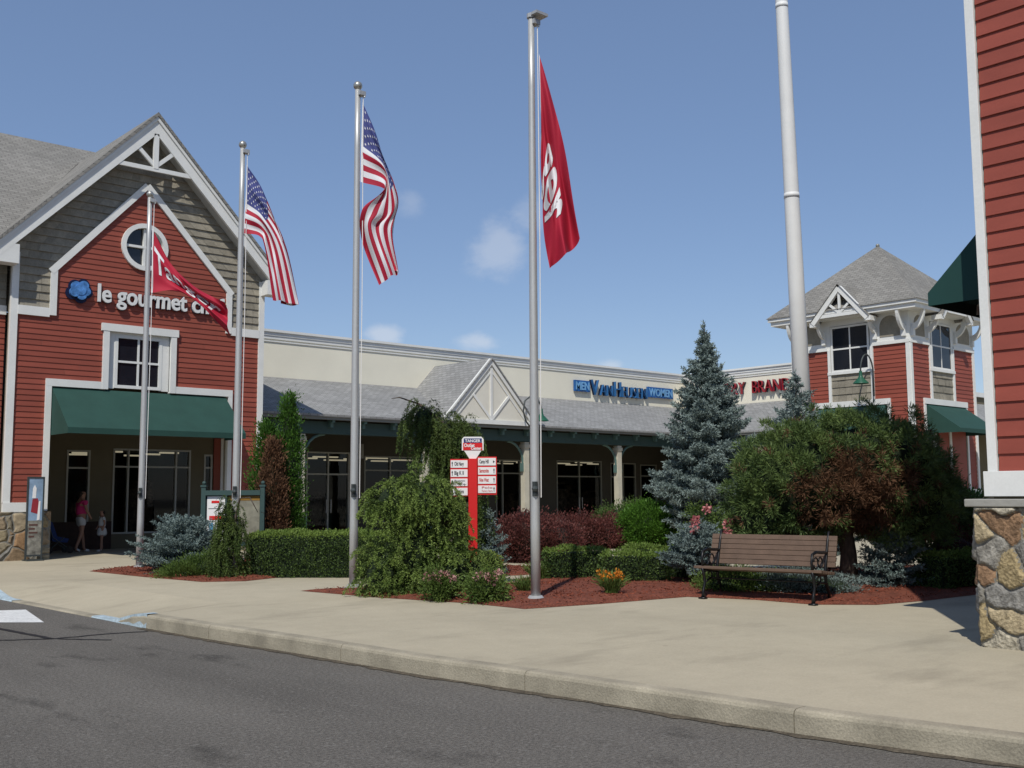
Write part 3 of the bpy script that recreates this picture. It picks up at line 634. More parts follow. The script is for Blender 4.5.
# recessed left wing and sides
LW = lambda a, z, o: (a, 26.95-o, z)
siding(LW, [rect(-9, 7.83, 1.5, 6.05)], 1.52, 6.05, .135, .02).build('side_wall', RED, B1)
siding(LW, [rect(-9, 7.83, 6.2, 7.4)], 6.2, 7.4, .2, .03, True).build('side_shingle_band', TAN, B1)
mb = MB(); mb.mbox(LW, -9, 7.83, 6.0, 6.22, 0, .07); mb.mbox(LW, -9, 7.7, 1.32, 1.52, 0, .08); mb.build('side_trim', WHITE, B1)
mb = MB(); mb.box(-9, 7.8, 27.0, 27.1, .1, 7.4); mb.box(14.4, 14.5, 26.8, 31.0, 4.2, 7.7); mb.box(-9, -8.9, 27, 38, .1, 7.8); mb.box(-9, 14.5, 37.5, 37.6, .1, 7.8); mb.build('rear_wall', TAN, B1)
mb = MB(); mb.box(-9, 7.7, 26.8, 26.95, .1, 1.4); mb.build('stone_base', STONEF, B1)
# porch and shopfront
PF = lambda a, z, o: (a, 30.4-o, z)
mb = MB(); mb.box(8.6, 14.4, 26.82, 30.4, 4.22, 4.3); mb.box(8.6, 8.82, 26.82, 30.4, .1, 4.22); mb.build('porch_ceiling', TAUPE, B1)
def shopfront(mp, openings, a0, a1, zt, parent, wallm, interior_depth, knee=.6, doorset=()):
    mb = MB(); ops = sorted(openings); a = a0
    for (o0, o1, z0, z1) in ops:
        mb.mbox(mp, a, o0, .1, zt, -.15, 0); mb.mbox(mp, o0, o1, z1, zt, -.15, 0)
        if z0 > .2: mb.mbox(mp, o0, o1, .1, z0, -.15, 0)
        a = o1
    mb.mbox(mp, a, a1, .1, zt, -.15, 0); mb.build('shopfront_wall', wallm, parent)
RB = MB(); RB.mbox(PF, 14.98, 15.2, .3, 3.4, .01, .05); RB.build('red_panel', RED, B1)
RB = MB(); RB.mbox(PF, 15.2, 15.3, .3, 3.4, .01, .07); RB.build('porch_post_trim', WHITE, B1)
shopfront(PF, [(10.6, 11.25, .62, 2.95), (11.9, 14.25, .58, 3.02), (14.68, 14.95, .62, 2.9)], 8.8, 15.6, 4.2, B1, TAUPE, 5)
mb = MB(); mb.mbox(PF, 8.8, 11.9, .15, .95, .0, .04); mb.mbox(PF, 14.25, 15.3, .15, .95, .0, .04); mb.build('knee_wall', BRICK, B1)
def glazed(mp, a0, a1, z0, z1, vs, hs, parent, name='shop_window', fm=None):
    fm = fm or FRAME; mb = MB(); w = .05
    mb.mbox(mp, a0, a1, z0, z0+w, -.1, .02); mb.mbox(mp, a0, a1, z1-w, z1, -.1, .02); mb.mbox(mp, a0, a0+w, z0+w, z1-w, -.1, .02); mb.mbox(mp, a1-w, a1, z0+w, z1-w, -.1, .02)
    for v in vs: mb.mbox(mp, v-.025, v+.025, z0+w, z1-w, -.095, .015)
    for h in hs: mb.mbox(mp, a0+w, a1-w, h-.025, h+.025, -.09, .01)
    o = mb.build(name, fm, parent); g = MB(); g.poly([mp(a0+.03, z0+.03, -.04), mp(a1-.03, z0+.03, -.04), mp(a1-.03, z1-.03, -.04), mp(a0+.03, z1-.03, -.04)]); g.build('pane', GLASS, o)
    return o
LFR = mat('light_frame', (.42, .42, .38), .5, .04, 3)
glazed(PF, 10.6, 11.25, .62, 2.95, [], [2.45], B1, fm=LFR); glazed(PF, 11.9, 14.25, .58, 3.02, [12.35, 13.8], [2.5], B1, fm=LFR); glazed(PF, 14.68, 14.95, .62, 2.9, [], [2.5], B1, fm=LFR)
def interior(parent, x0, x1, y0, y1, zt, seed, lights=True):
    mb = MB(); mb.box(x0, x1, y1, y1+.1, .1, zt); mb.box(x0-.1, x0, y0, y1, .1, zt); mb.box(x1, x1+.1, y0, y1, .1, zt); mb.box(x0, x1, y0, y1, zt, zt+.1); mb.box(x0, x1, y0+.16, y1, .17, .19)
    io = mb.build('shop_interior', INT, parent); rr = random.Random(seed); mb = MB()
    x = x0+.5
    while x < x1-.8:
        y = y0+rr.uniform(1.2, 3.2); h = rr.uniform(.9, 1.7); w = rr.uniform(.5, 1.1)
        mb.box(x, x+w, y, y+.4, .19, .19+h)
        for k in range(3): mb.box(x+rr.uniform(0, w*.7), x+rr.uniform(w*.75, w), y+.05, y+.3, .19+h, .19+h+rr.uniform(.1, .35))
        x += w+rr.uniform(.3, .9)
    mb.build('display_shelf', SHELF, io)
    if lights:
        for k in range(3):
            yy_ = y0+1.6+k*1.4; x = x0+.8
            while x < x1-1: mb = MB(); mb.box(x, x+1.0, yy_, yy_+.12, zt-.14, zt-.09); mb.build('tube_light', LAMP, io); x += 2.2
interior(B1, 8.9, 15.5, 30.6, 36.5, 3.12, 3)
# lettering
def flat(c, a0, z0, o0, sgn=1, mpf=None): return lambda x, y, z: mpf(a0+sgn*x, z0+y, o0+z)
mb = MB(); textmb(mb, 'le gourmet chef', 3.42, .64, flat(0, 9.86, 6.52, .09, 1, LF), .03, .012); mb.build('sign_lettering', LWHITE, B1)
mb = MB(); textmb(mb, 'le gourmet chef', 3.42, .64, flat(0, 9.86, 6.52, .05, 1, LF), .012, .026); mb.build('lettering_return', LDARK, B1)
mb = MB()
for k_, (a, z, rr) in enumerate(((9.32, 6.82, .13), (9.5, 6.86, .12), (9.56, 6.72, .11), (9.45, 6.62, .12), (9.28, 6.68, .12), (9.42, 6.75, .14))): mb.prism(LF, circ(a, z, rr, 16), .07, .12+.006*k_)
em = mb.build('emblem', EMB, B1); mb = MB()
for k_, (a, z, rr) in enumerate(((9.31, 6.83, .17), (9.51, 6.88, .16), (9.59, 6.71, .155), (9.45, 6.58, .16), (9.24, 6.66, .165))): mb.prism(LF, circ(a, z, rr, 16), .03, .052+.003*k_)
mb.build('emblem_backing', LDARK, em)
# ------------------------------------------------------------------ long cream building
B2 = thing('storefront_building', 'long cream outlet building with shingled canopy, small gable and blue and red letters', 'building', (26, 31, WZ))
MF = lambda a, z, o: (a, 31.0-o, z)
RF = lambda a, z, o: (38.4-o, a, z)       # right wing faces -X; a = Y
mb = MB(); mb.box(14.5, 38.8, 31, 31.3, 5.3, 6.75); mb.box(38.4, 38.8, 22.0, 31.0, 5.3, 6.75); mb.build('wall', CREAM, B2)
mb = MB(); mb.box(14.5, 44, 31.3, 46, 6.5, 6.6); mb.box(38.8, 44, 22, 31.3, 6.5, 6.6); mb.box(14.5, 44, 45.9, 46, 0, 6.6); mb.box(43.9, 44, 22, 46, 0, 6.6); mb.box(38.8, 44, 22, 22.1, 0, 6.6); mb.build('flat_roof', TAUPE, B2)
mb = MB()
for z0, z1, o in ((6.66, 6.70, .03), (6.75, 6.86, .035), (6.86, 6.98, .06), (6.98, 7.06, .11)):
    mb.box(14.5, 38.4-o, 31.0-o, 31.35, z0, z1); mb.box(38.4-o, 38.85, 22.0, 31.35, z0, z1)
mb.build('cornice', WHITE, B2)
EV = 4.1
r = MB(); slope(r, [(14.56, 27.8, EV), (35.2, 27.8, EV), (38.4, 30.99, 5.5), (14.56, 30.99, 5.5)], .08); slope(r, [(35.2, 27.8, EV), (35.2, 22.45, EV), (38.39, 22.45, 5.5), (38.39, 30.99, 5.5)], .08)
r.build('canopy_roof', ROOF2, B2)
mb = MB(); mb.box(14.56, 35.3, 27.84, 27.96, EV-.16, EV-.05); mb.box(35.24, 35.36, 22.45, 27.9, EV-.16, EV-.05); mb.build('gutter', FRAME, B2)
mb = MB(); mb.box(14.56, 35.5, 28.15, 28.4, 3.52, 3.9); mb.box(35.5, 35.75, 22.45, 28.4, 3.52, 3.9); mb.build('beam', TEAL, B2)
mb = MB(); x = 15.3
while x < 35.2: mb.box(x, x+.1, 27.9, 28.2, 3.86, 3.98); mb.box(x, x+.1, 28.0, 28.2, 3.72, 3.86); x += 1.17
y = 23.0
while y < 27.8: mb.box(35.3, 35.6, y, y+.1, 3.86, 3.98); y += 1.17
mb.build('rafter_tail', TEALB, B2)
mb = MB(); mb.box(14.56, 38.3, 28.2, 30.98, 3.93, 3.97); mb.box(35.6, 38.38, 22.45, 28.2, 3.93, 3.97); mb.build('canopy_ceiling', DKWALL, B2)
for k, (x, y) in enumerate([(16.75, 28.28), (21.45, 28.28), (25.98, 28.28), (30.9, 28.28), (35.62, 28.28), (35.62, 24.8)]):
    mb = MB(); mb.box(x-.11, x+.11, y-.11, y+.11, 1.0, 3.5); mb.box(x-.14, x+.14, y-.14, y+.14, 3.3, 3.42); c = mb.build('column', mat('cream_column', (.50, .47, .38), .7) if 'cream_column' not in MATS else MATS['cream_column'], B2)
    mb = MB(); mb.box(x-.17, x+.17, y-.17, y+.17, WZ, 1.0); mb.build('column_base', TEAL, c)
    mb = MB()
    for s in (-1, 1):
        pts = [(x+s*(.1+.75*(1-cos(t*pi/2))), y, 2.72+.8*sin(t*pi/2)) for t in np.linspace(0, 1, 7)]
        if k < 5: mb.tube(pts, .045, 6)
        if k >= 4:
            pts = [(x, y+s*(.1+.75*(1-cos(t*pi/2))), 2.72+.8*sin(t*pi/2)) for t in np.linspace(0, 1, 7)]; mb.tube(pts, .045, 6)
        mb.box(x+s*.11, x+s*.2, y-.05, y+.05, 2.45, 2.75) if k < 5 else None
    mb.build('brace', TEALB, c)
# canopy gable
GF = lambda a, z, o: (a, 27.82-o, z)
mb = MB(); mb.prism(GF, [(22.1, 4.12), (25.86, 4.12), (23.98, 6.1)], -.1, 0); gb = mb.build('gable_panel', PCREAM, B2)
t = MB(); t.mbar(GF, (21.98, 4.16), (23.98, 6.26), .2, -.02, .06); t.mbar(GF, (25.98, 4.16), (23.98, 6.26), .2, -.02, .058); t.mbox(GF, 22.05, 25.9, 4.05, 4.2, .0, .055)
t.mbar(GF, (23.98, 4.15), (23.98, 6.0), .1, .0, .04); t.mbar(GF, (23.98, 4.2), (23.15, 5.06), .09, .0, .038); t.mbar(GF, (23.98, 4.2), (24.81, 5.06), .09, .0, .036); t.mbar(GF, (22.4, 4.25), (23.98, 5.9), .05, .0, .03); t.mbar(GF, (25.56, 4.25), (23.98, 5.9), .05, .0, .028)
t.build('gable_trim', WHITE, B2)
r = MB(); slope(r, [(21.9, 27.72, 4.16), (23.98, 27.72, 6.36), (23.98, 31, 6.36), (21.9, 31, 4.16)], .06); slope(r, [(23.98, 27.72, 6.36), (26.06, 27.72, 4.16), (26.06, 31, 4.16), (23.98, 31, 6.36)], .06); r.build('gable_roof', ROOF2, B2)
# storefront wall under canopy
ops = [(18.6, 20.3, .19, 3.1), (20.9, 24.2, .7, 3.0), (26.95, 28.7, .65, 2.98), (30.2, 32.85, .19, 3.0), (33.4, 35.0, .19, 2.95), (35.3, 36.4, .65, 2.9)]
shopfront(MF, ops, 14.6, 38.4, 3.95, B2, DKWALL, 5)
def door(mp, a0, a1, z1, parent, double=True, fm=None):
    mid = (a0+a1)/2; o = glazed(mp, a0, a1, .19, z1, [mid] if double else [], [2.35], parent, 'door', fm)
    h = MB()
    for s in ((-1, 1) if double else (1,)): h.tube([mp(mid+s*.09, 1.05, .06), mp(mid+s*.09, 1.5, .06)], .015, 6)
    h.build('handle', ALU, o); return o
DF2 = mat('storefront_frame', (.20, .20, .17), .5, .04, 3)
door(MF, 18.6, 20.3, 3.1, B2, True, mat('light_door_frame', (.34, .34, .30), .5)); glazed(MF, 20.9, 24.2, .7, 3.0, [22.0, 23.1], [2.5], B2, fm=DF2); glazed(MF, 26.95, 28.7, .65, 2.98, [27.3, 28.2], [2.45], B2, fm=DF2)
door(MF, 30.2, 32.85, 3.0, B2, True, DF2); door(MF, 33.4, 35.0, 2.95, B2, True, DF2); glazed(MF, 35.3, 36.4, .65, 2.9, [], [2.4], B2, fm=DF2)
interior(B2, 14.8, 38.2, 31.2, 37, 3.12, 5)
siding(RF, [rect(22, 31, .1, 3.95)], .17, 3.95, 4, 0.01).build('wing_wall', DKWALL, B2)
for a0, a1 in ((28.2, 30.2), (25.2, 27.4), (23.0, 24.6)):
    glazed(RF, a0, a1, .5, 2.9, [(a0+a1)/2], [2.4], B2, fm=DF2)
# small square wall panel by the first door
mb = MB(); mb.mbox(MF, 20.42, 20.8, 2.9, 3.4, .02, .12); mb.build('wall_speaker', FRAME, B2)
# lettering on the wall
def both(txt, w, size, a0, z0, mpf, m1, m2, sgn=1, bold=.012, ex=.05):
    mb = MB(); textmb(mb, txt, w, size, flat(0, a0, z0, .16, sgn, mpf), ex, bold); mb.build('sign_lettering', m1, B2)
    mb = MB(); textmb(mb, txt, w, size, flat(0, a0, z0, .06, sgn, mpf), .04, bold+.002); mb.build('lettering_return', m2, B2)
for tx_, w_, s_, a_ in (('V', .42, .98, 32.15), ('AN', .76, .72, 32.68), ('H', .38, .98, 33.58), ('EUSEN', 1.6, .72, 34.06)): both(tx_, w_, s_, a_, 5.76, MF, LBLUE, LDARK, bold=-.02)
mb = MB(); mb.mbox(MF, 31.2, 32.1, 5.88, 6.34, .03, .12); mb.mbox(MF, 35.78, 37.5, 5.88, 6.34, .03, .12); mb.build('sign_box', mat('sign_box_blue', (.02, .11, .33), .4), B2)
mb = MB(); textmb(mb, 'MEN', .8, .46, flat(0, 31.25, 5.95, .135, 1, MF), .01, .012); textmb(mb, 'WOMEN', 1.6, .46, flat(0, 35.84, 5.95, .135, 1, MF), .01, .012); mb.build('sign_lettering', mat('letter_pale_blue', (.16, .36, .60), .4), B2)
both('FACTORY', 2.75, .80, 30.25, 5.9, RF, LRED, LDARK, -1, bold=-.016); both('BRAND', 1.85, .80, 27.1, 5.9, RF, LRED, LDARK, -1, bold=-.016)
# ------------------------------------------------------------------ corner tower
B3 = thing('corner_tower', 'square red corner tower with shingled pyramid roof and green awnings', 'tower', (36.5, 20.05, WZ))
X0, X1, Y0, Y1 = 34.15, 38.85, 17.75, 22.35
TL = lambda a, z, o: (X0-o, a, z); TR = lambda a, z, o: (a, Y0-o, z)
mb = MB(); mb.box(X0+.02, X1-.02, Y0+.02, Y1-.02, .1, 7.9); mb.build('core', TAUPE, B3)
redw = MB(); tanw = MB(); tr_ = MB(); st = MB(); br = MB(); arch = MB()
for mp, a0, a1, w0, w1, aw in ((TL, Y0, Y1, 19.22, 20.72, (18.6, 21.35)), (TR, X0, X1, 35.6, 37.12, (35.03, 38.03))):
    wall = rect(a0, a1, 1.7, 6.75); h1 = rect(w0-.12, w1+.12, 4.84, 6.8); h2 = rect(aw[0], aw[1], 1.0, 4.84)
    q = siding(mp, [wall, h1, h2], 1.72, 6.75, .15, .022); b = len(redw.v); redw.v += q.v; redw.f += [[i+b for i in f] for f in q.f]; redw.m += q.m
    q = siding(mp, [rect(w0-.04, w1+.04, 4.84, 5.9)], 4.86, 5.88, .26, .03, True); b = len(tanw.v); tanw.v += q.v; tanw.f += [[i+b for i in f] for f in q.f]; tanw.m += q.m
    tr_.mbox(mp, a0-.03, a0+.11, 1.72, 6.75, -.02, .06 if mp is TL else .058); tr_.mbox(mp, a1-.11, a1+.03, 1.72, 6.75, -.02, .06)
    tr_.mbox(mp, a0-.02, w0-.03, 6.75, 7.9, -.02, .035 if mp is TL else .033); tr_.mbox(mp, w1+.03, a1+.02, 6.75, 7.9, -.02, .035 if mp is TL else .033); tr_.mbox(mp, w0-.03, w1+.03, 7.6, 7.9, -.02, .03); tr_.mbox(mp, a0-.03, w0-.14, 6.73, 6.85, -.0, .07); tr_.mbox(mp, w1+.14, a1+.03, 6.73, 6.85, -.0, .07)
    tr_.mbox(mp, w0-.14, w0-.03, 4.86, 6.75, 0, .07); tr_.mbox(mp, w1+.03, w1+.14, 4.86, 6.75, 0, .07); tr_.mbox(mp, w0-.15, w1+.15, 5.84, 5.94, 0, .09)
    tr_.mbox(mp, aw[0]-.1, aw[1]+.1, 4.66, 4.86, 0, .08); tr_.mbox(mp, aw[0]-.1, aw[0]+.02, 1.72, 4.66, 0, .06); tr_.mbox(mp, aw[1]-.02, aw[1]+.1, 1.72, 4.66, 0, .06); tr_.mbox(mp, a0, a1, 1.55, 1.73, -.02, .1)
    st.mbox(mp, a0-.1, a1+.1, .1, 1.55, -.1, .12)
    window(mp, w0, w1, 5.93, 7.58, B3, 2, 2, .07, .06, reveal=.0)
    for c0, c1 in ((a0+.3, w0-.42), (w1+.42, a1-.3)):       # arched tan panels in the frieze
        n = 10; cx = (c0+c1)/2; rw_ = (c1-c0)/2
        arch.prism(mp, [(c0, 7.0), (c1, 7.0)]+[(cx+rw_*cos(pi*i/n), 7.35+.38*sin(pi*i/n)) for i in range(n+1)], .0, .05)
    for bx in (a0+.14, w0-.26, w1+.26, a1-.14):           # curved eave brackets
        n = 8; outer = [(0.05+.48*sin(pi/2*i/n), 7.15+.68*(1-cos(pi/2*i/n))) for i in range(n+1)]
        inner = [(0.05+.36*sin(pi/2*i/n), 7.36+.47*(1-cos(pi/2*i/n))) for i in range(n, -1, -1)]
        pp = outer+[(.53, 7.86), (.40, 7.86)]+inner[1:]
        b = len(br.v); nn = len(pp); br.v += [mp(bx-.05, z, o) for o, z in pp]+[mp(bx+.05, z, o) for o, z in pp]
        for i in range(nn):
            j = (i+1) % nn; br.f.append([b+i, b+j, b+nn+j, b+nn+i]); br.m.append(0)
        br.f.append(list(range(b, b+nn))); br.f.append(list(range(b+nn, b+2*nn))); br.m += [0, 0]
        br.mbox(mp, bx-.07, bx+.07, 6.95, 7.3, .035, .13)
    # gable over the window
    OV = .62; m_ = (w0+w1)/2; bw_ = 1.08
    tr_.mbar(mp, (m_-bw_, 7.66), (m_, 8.86), .19, OV-.06, OV+.08); tr_.mbar(mp, (m_+bw_, 7.66), (m_, 8.86), .19, OV-.06, OV+.078)
    tr_.mbar(mp, (m_-.9, 7.9), (m_+.9, 7.9), .12, OV-.03, OV+.05); tr_.mbar(mp, (m_, 7.92), (m_, 8.7), .09, OV-.02, OV+.04)
    tr_.mbar(mp, (m_, 7.95), (m_-.4, 8.3), .08, OV-.02, OV+.045); tr_.mbar(mp, (m_, 7.95), (m_+.4, 8.3), .08, OV-.02, OV+.043)
    arch.prism(mp, [(m_-.85, 7.9), (m_+.85, 7.9), (m_, 8.75)], OV-.35, OV-.3)
    tr_.mbox(mp, m_-bw_-.12, m_-bw_+.1, 7.56, 7.72, OV-.3, OV+.06); tr_.mbox(mp, m_+bw_-.1, m_+bw_+.12, 7.56, 7.72, OV-.3, OV+.06)
    rr = MB(); 
    for s in (-1, 1): rr.poly([mp(m_+s*(bw_+.08), 7.72, OV+.12), mp(m_, 8.99, OV+.12), mp(m_, 8.99, -.6), mp(m_+s*(bw_+.08), 7.72, -.2)])
    rr.build('gable_roof', ROOF, B3)
    awning(mp, aw[0]+.05, aw[1]-.05, 4.66, 3.78, 1.2, 'awning', AWN, B3)
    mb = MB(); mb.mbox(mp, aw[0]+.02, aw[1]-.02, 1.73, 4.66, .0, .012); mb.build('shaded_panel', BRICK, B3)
for nm, q, m in (('wall', redw, RED), ('shingle_panel', tanw, TAN), ('trim', tr_, WHITE), ('stone_base', st, STONEF), ('bracket', br, WHITE), ('frieze_panel', arch, TAN)): q.build(nm, m, B3)
mb = MB(); mb.mbox(TR, 35.9, 36.6, 1.74, 4.2, .02, .05); mb.mbox(TR, 36.75, 37.9, 1.74, 4.2, .02, .05); mb.build('red_panel', RED, B3)
mb = MB(); mb.mbox(TR, 36.6, 36.75, 1.74, 4.3, .02, .09); mb.mbox(TR, 35.5, 35.6, 1.74, 4.3, .02, .09); mb.build('post_trim', WHITE, B3)
ov = .55; mb = MB(); mb.box(X0-ov, X1+ov, Y0-ov, Y1+ov, 7.82, 7.98); mb.box(X0-ov-.08, X1+ov+.08, Y0-ov-.08, Y1+ov+.08, 7.98, 8.12); mb.build('eave', WHITE, B3)
E_ = .68; apx = ((X0+X1)/2, (Y0+Y1)/2, 10.85); cs = [(X0-E_, Y0-E_, 8.1), (X1+E_, Y0-E_, 8.1), (X1+E_, Y1+E_, 8.1), (X0-E_, Y1+E_, 8.1)]
mb = MB()
for i in range(4): mb.poly([cs[i], cs[(i+1) % 4], apx])
mb.build('roof', ROOF, B3)
mb = MB(); mb.ball((apx[0], apx[1], 10.85), .08, 8); mb.build('roof_finial', FRAME, B3)
# low wing behind the tower
mb = MB(); mb.box(38.86, 60, 21.0, 30, .1, 5.75); mb.build('side_wing', TAUPE, B3)
mb = MB(); mb.box(38.86, 60, 20.9, 30.05, 5.75, 5.95); mb.build('side_wing_cornice', WHITE, B3)
mb = MB(); mb.poly([(38.9, 18.6, 4.05), (60, 18.6, 4.05), (60, 20.98, 5.45), (38.9, 20.98, 5.45)]); mb.poly([(38.9, 18.6, 3.95), (60, 18.6, 3.95), (60, 18.6, 4.05), (38.9, 18.6, 4.05)]); mb.build('side_wing_canopy', ROOF2, B3)
# ------------------------------------------------------------------ near building on the right
B4 = thing('shop_building', 'red clapboard shop corner at the right edge on a fieldstone base', 'building', (10.36, 4.65, WZ))
NX = 10.36; NF = lambda a, z, o: (NX-o, a, z)
siding(NF, [rect(-7, 4.52, 1.84, 10.6)], 1.84, 10.6, .167, .024).build('wall', NRED, B4)
SF = lambda a, z, o: (a, 4.60+o, z)
siding(SF, [rect(10.5, 22, 1.84, 10.6)], 1.84, 10.6, .167, .024).build('side_wall', NRED, B4)
mb = MB(); mb.box(NX+.005, 22, -7, 4.595, .1, 10.6); mb.build('core', TAUPE, B4)
mb = MB(); mb.mbox(NF, 4.53, 4.62, 1.84, 10.6, -.10, .045); mb.mbox(NF, -7, 4.66, 1.6, 1.84, -.05, .06); mb.box(NX-.04, 22, 4.56, 4.66, 1.622, 1.838); mb.build('trim', WHITE, B4, bevel=.004)
mb = MB(); mb.box(NX-.06, 22, -7.1, 4.76, .12, 1.5); mb.build('stone_base', STONE, B4)
def stone_relief(mp, a0, a1, z0, z1, seed, parent, res=.014, cell=.33):
    r = np.random.default_rng(seed); A = np.linspace(a0, a1, int((a1-a0)/res)+1); Z = np.linspace(z0, z1, int((z1-z0)/res)+1); ga, gz = np.meshgrid(A, Z, indexing='ij')
    na, nz = int((a1-a0)/cell)+3, int((z1-z0)/(cell*.72))+3; sa, sz = np.meshgrid(np.arange(na)-1, np.arange(nz)-1, indexing='ij')
    sa = a0+(sa+.5*(sz % 2)+r.uniform(-.38, .38, sa.shape))*cell; sz = z0+(sz+r.uniform(-.38, .38, sz.shape))*cell*.72; sa, sz = sa.ravel(), sz.ravel(); m = len(sa)
    w1 = .035*np.sin(ga*9+gz*7+seed)+.02*np.sin(gz*19-ga*13); w2 = .03*np.sin(ga*11-gz*8+2)+.018*np.sin(ga*23+gz*17)
    th = r.uniform(-.5, .9, m); st_ = r.uniform(.75, 1.5, m)
    dx = (ga+w1)[..., None]-sa; dz = (gz+w2)[..., None]-sz; u = dx*np.cos(th)+dz*np.sin(th); v = -dx*np.sin(th)+dz*np.cos(th); d = np.sqrt((u/st_)**2+(v*1.1)**2)
    o = np.sort(d, axis=2); e = (o[..., 1]-o[..., 0]); k = np.argmin(d, axis=2); hgt = r.uniform(.018, .05, m)[k]; t = np.clip(e/.045, 0, 1); t = t*t*(3-2*t)
    tilt = (dx*r.uniform(-.12, .12, m)+dz*r.uniform(-.12, .12, m)); tilt = np.take_along_axis(tilt, k[..., None], 2)[..., 0]
    h = .006+t*(hgt+tilt)+.006*np.sin(ga*61+gz*37)*t*np.sin(gz*53)+r.normal(size=ga.shape)*.0016
    edge = (ga < a0+res*.5) | (ga > a1-res*.5) | (gz > z1-res*.5); h = np.where(edge, .004, h)
    V = [mp(a, z, q) for a, z, q in zip(ga.ravel(), gz.ravel(), h.ravel())]; I, J = ga.shape; ii, jj = np.meshgrid(np.arange(I-1), np.arange(J-1), indexing='ij'); b = (ii*J+jj).ravel()
    mi = np.where(e[:-1, :-1] < .012, 0, 1+(k[:-1, :-1] % 6)).ravel()
    npmesh('fieldstone_facing', V, np.c_[b, b+J, b+J+1, b+1], SMATS, parent, mi)
SMATS = [mat('mortar', (.20, .185, .155), .95, .25, 12, bump=.5, bscale=60, fine=.2)]+[mat('stone_'+n_, c_, .88, .38, 9, bump=.9, bscale=38, fine=.28) for n_, c_ in (('rust', (.23, .14, .08)), ('grey', (.23, .215, .185)), ('buff', (.36, .29, .18)), ('pale', (.38, .34, .26)), ('ochre', (.31, .24, .13)), ('slate', (.21, .20, .18)))]
stone_relief(lambda a, z, o: (NX-.06-o, a, z), 2.6, 4.76, WZ-.02, 1.5, 3, B4)
stone_relief(lambda a, z, o: (a, 4.76+o, z), NX-.06, 13.0, WZ-.02, 1.5, 5, B4, .02)
mb = MB(); mb.box(NX-.13, 22.1, -7.2, 4.83, 1.5, 1.575); mb.build('stone_cap', CAP, B4, bevel=.01)
mb = MB(); slope(mb, [(NX-.6, -7.6, 10.6), (NX-.6, 5.2, 10.6), (16.2, -1.2, 13.6)], .1); slope(mb, [(NX-.6, 5.2, 10.6), (22.6, 5.2, 10.6), (16.2, -1.2, 13.6)], .1); mb.box(NX-.6, 22.6, -7.6, 5.2, 10.35, 10.48); mb.build('roof', ROOF, B4)
awning(SF, 10.92, 14.2, 4.60, 3.78, .84, 'awning', AWND, B4)
# ------------------------------------------------------------------ flagpoles
def flagpole(x, y, top, label, r0=.067, ball=True):
    p = thing('flagpole', label, 'flagpole', (x, y, WZ), 'flagpoles along the planting beds')
    mb = MB(); n = 8; zs = [WZ+(top-.12-WZ)*i/n for i in range(n+1)]; mb.tube([(x, y, z) for z in zs], [r0-(r0-.045)*max(0, (i/n-.15))/.85 for i in range(n+1)], 16); mb.build('shaft', ALU, p, True)
    mb = MB(); mb.tube([(x, y, WZ), (x, y, WZ+.035), (x, y, WZ+.05), (x, y, WZ+.09)], [.19, .18, .12, .09], 20); mb.build('base_flange', ALU, p, True)
    if ball: mb = MB(); mb.ball((x, y, top-.05), .075, 14); mb.tube([(x, y, top-.2), (x, y, top-.1)], .03, 8); mb.build('finial_ball', BRASS, p, True)
    mb = MB(); q = top-.22; mb.box(x-.02, x+.1, y-.09, y+.02, q, q+.07); mb.tube([(x+.06, y-.05, q), (x+.09, y-.08, q-.02)], .02, 6)
    if not ball: mb.tube([(x, y, top-.12), (x, y, top-.06)], .065, 10); mb.box(x-.05, x+.18, y-.17, y+.04, top-.1, top-.06)
    mb.build('truck', ALU, p)
    mb = MB(); ox, oy = .744*.09, -.668*.09; mb.tube([(x+ox, y+oy, top-.2), (x+ox*1.1, y+oy*1.1, (top+1.6)/2), (x+ox*.95, y+oy*.95, 1.6)], .007, 5); mb.build('halyard', SIGNW, p)
    mb = MB(); px_, py_ = x-fw.x*r0-.0, y-fw.y*r0; mb.box(px_-.025, px_+.025, py_-.03, py_+.03, 1.62, 1.82); mb.ball((px_-.02, py_-.02, 1.72), .045, 8); mb.build('cleat', DFRAME, p)
    return p
flagpole(8.91, 21.23, 7.98, 'shortest looking aluminium flagpole, farthest left, flying a red flag before the green awning')
flagpole(9.27, 17.89, 8.28, 'aluminium flagpole in front of the left end of the clipped hedge, flying a striped flag')
flagpole(9.43, 14.26, 8.39, 'aluminium flagpole at the left side of the big weeping bush, flying a striped flag')
flagpole(10.17, 10.87, 8.66, 'tallest looking aluminium flagpole with a flat bracket top, standing in the front mulch', ball=False)
# ------------------------------------------------------------------ flags
def crom(P_, t):
    n = len(P_)-1; t = min(max(t*n, 0), n-1e-6); i = int(t); f = t-i
    p1, p2 = P_[i], P_[i+1]; p0 = P_[i-1] if i > 0 else [2*a-b for a, b in zip(p1, p2)]; p3 = P_[i+2] if i+2 <= n else [2*b-a for a, b in zip(p1, p2)]
    return [.5*(2*b+(c-a)*f+(2*a-5*b+4*c-d)*f*f+(3*b-a-3*c+d)*f**3) for a, b, c, d in zip(p0, p1, p2, p3)]
def flagsurf(x, y, grid, amp, ph, fr=(2.3, .9)):
    def S(s, t, o=0):
        a, z, fb = crom([crom([(*q, 0) if len(q) == 2 else q for q in row], t) for row in grid], s)
        b = amp*max(s, 0)**.6*(sin(2*pi*(fr[0]*t+fr[1]*s)+ph)+.5*sin(2*pi*(1.7*fr[0]*t-1.3*s)+ph*2))
        a += .16*amp*sin(2*pi*(2.1*t+1.6*s)+ph)*s
        return Vector((x, y, 0))+rt*a+fw*(b+fb-o)+Vector((0, 0, z))
    return S
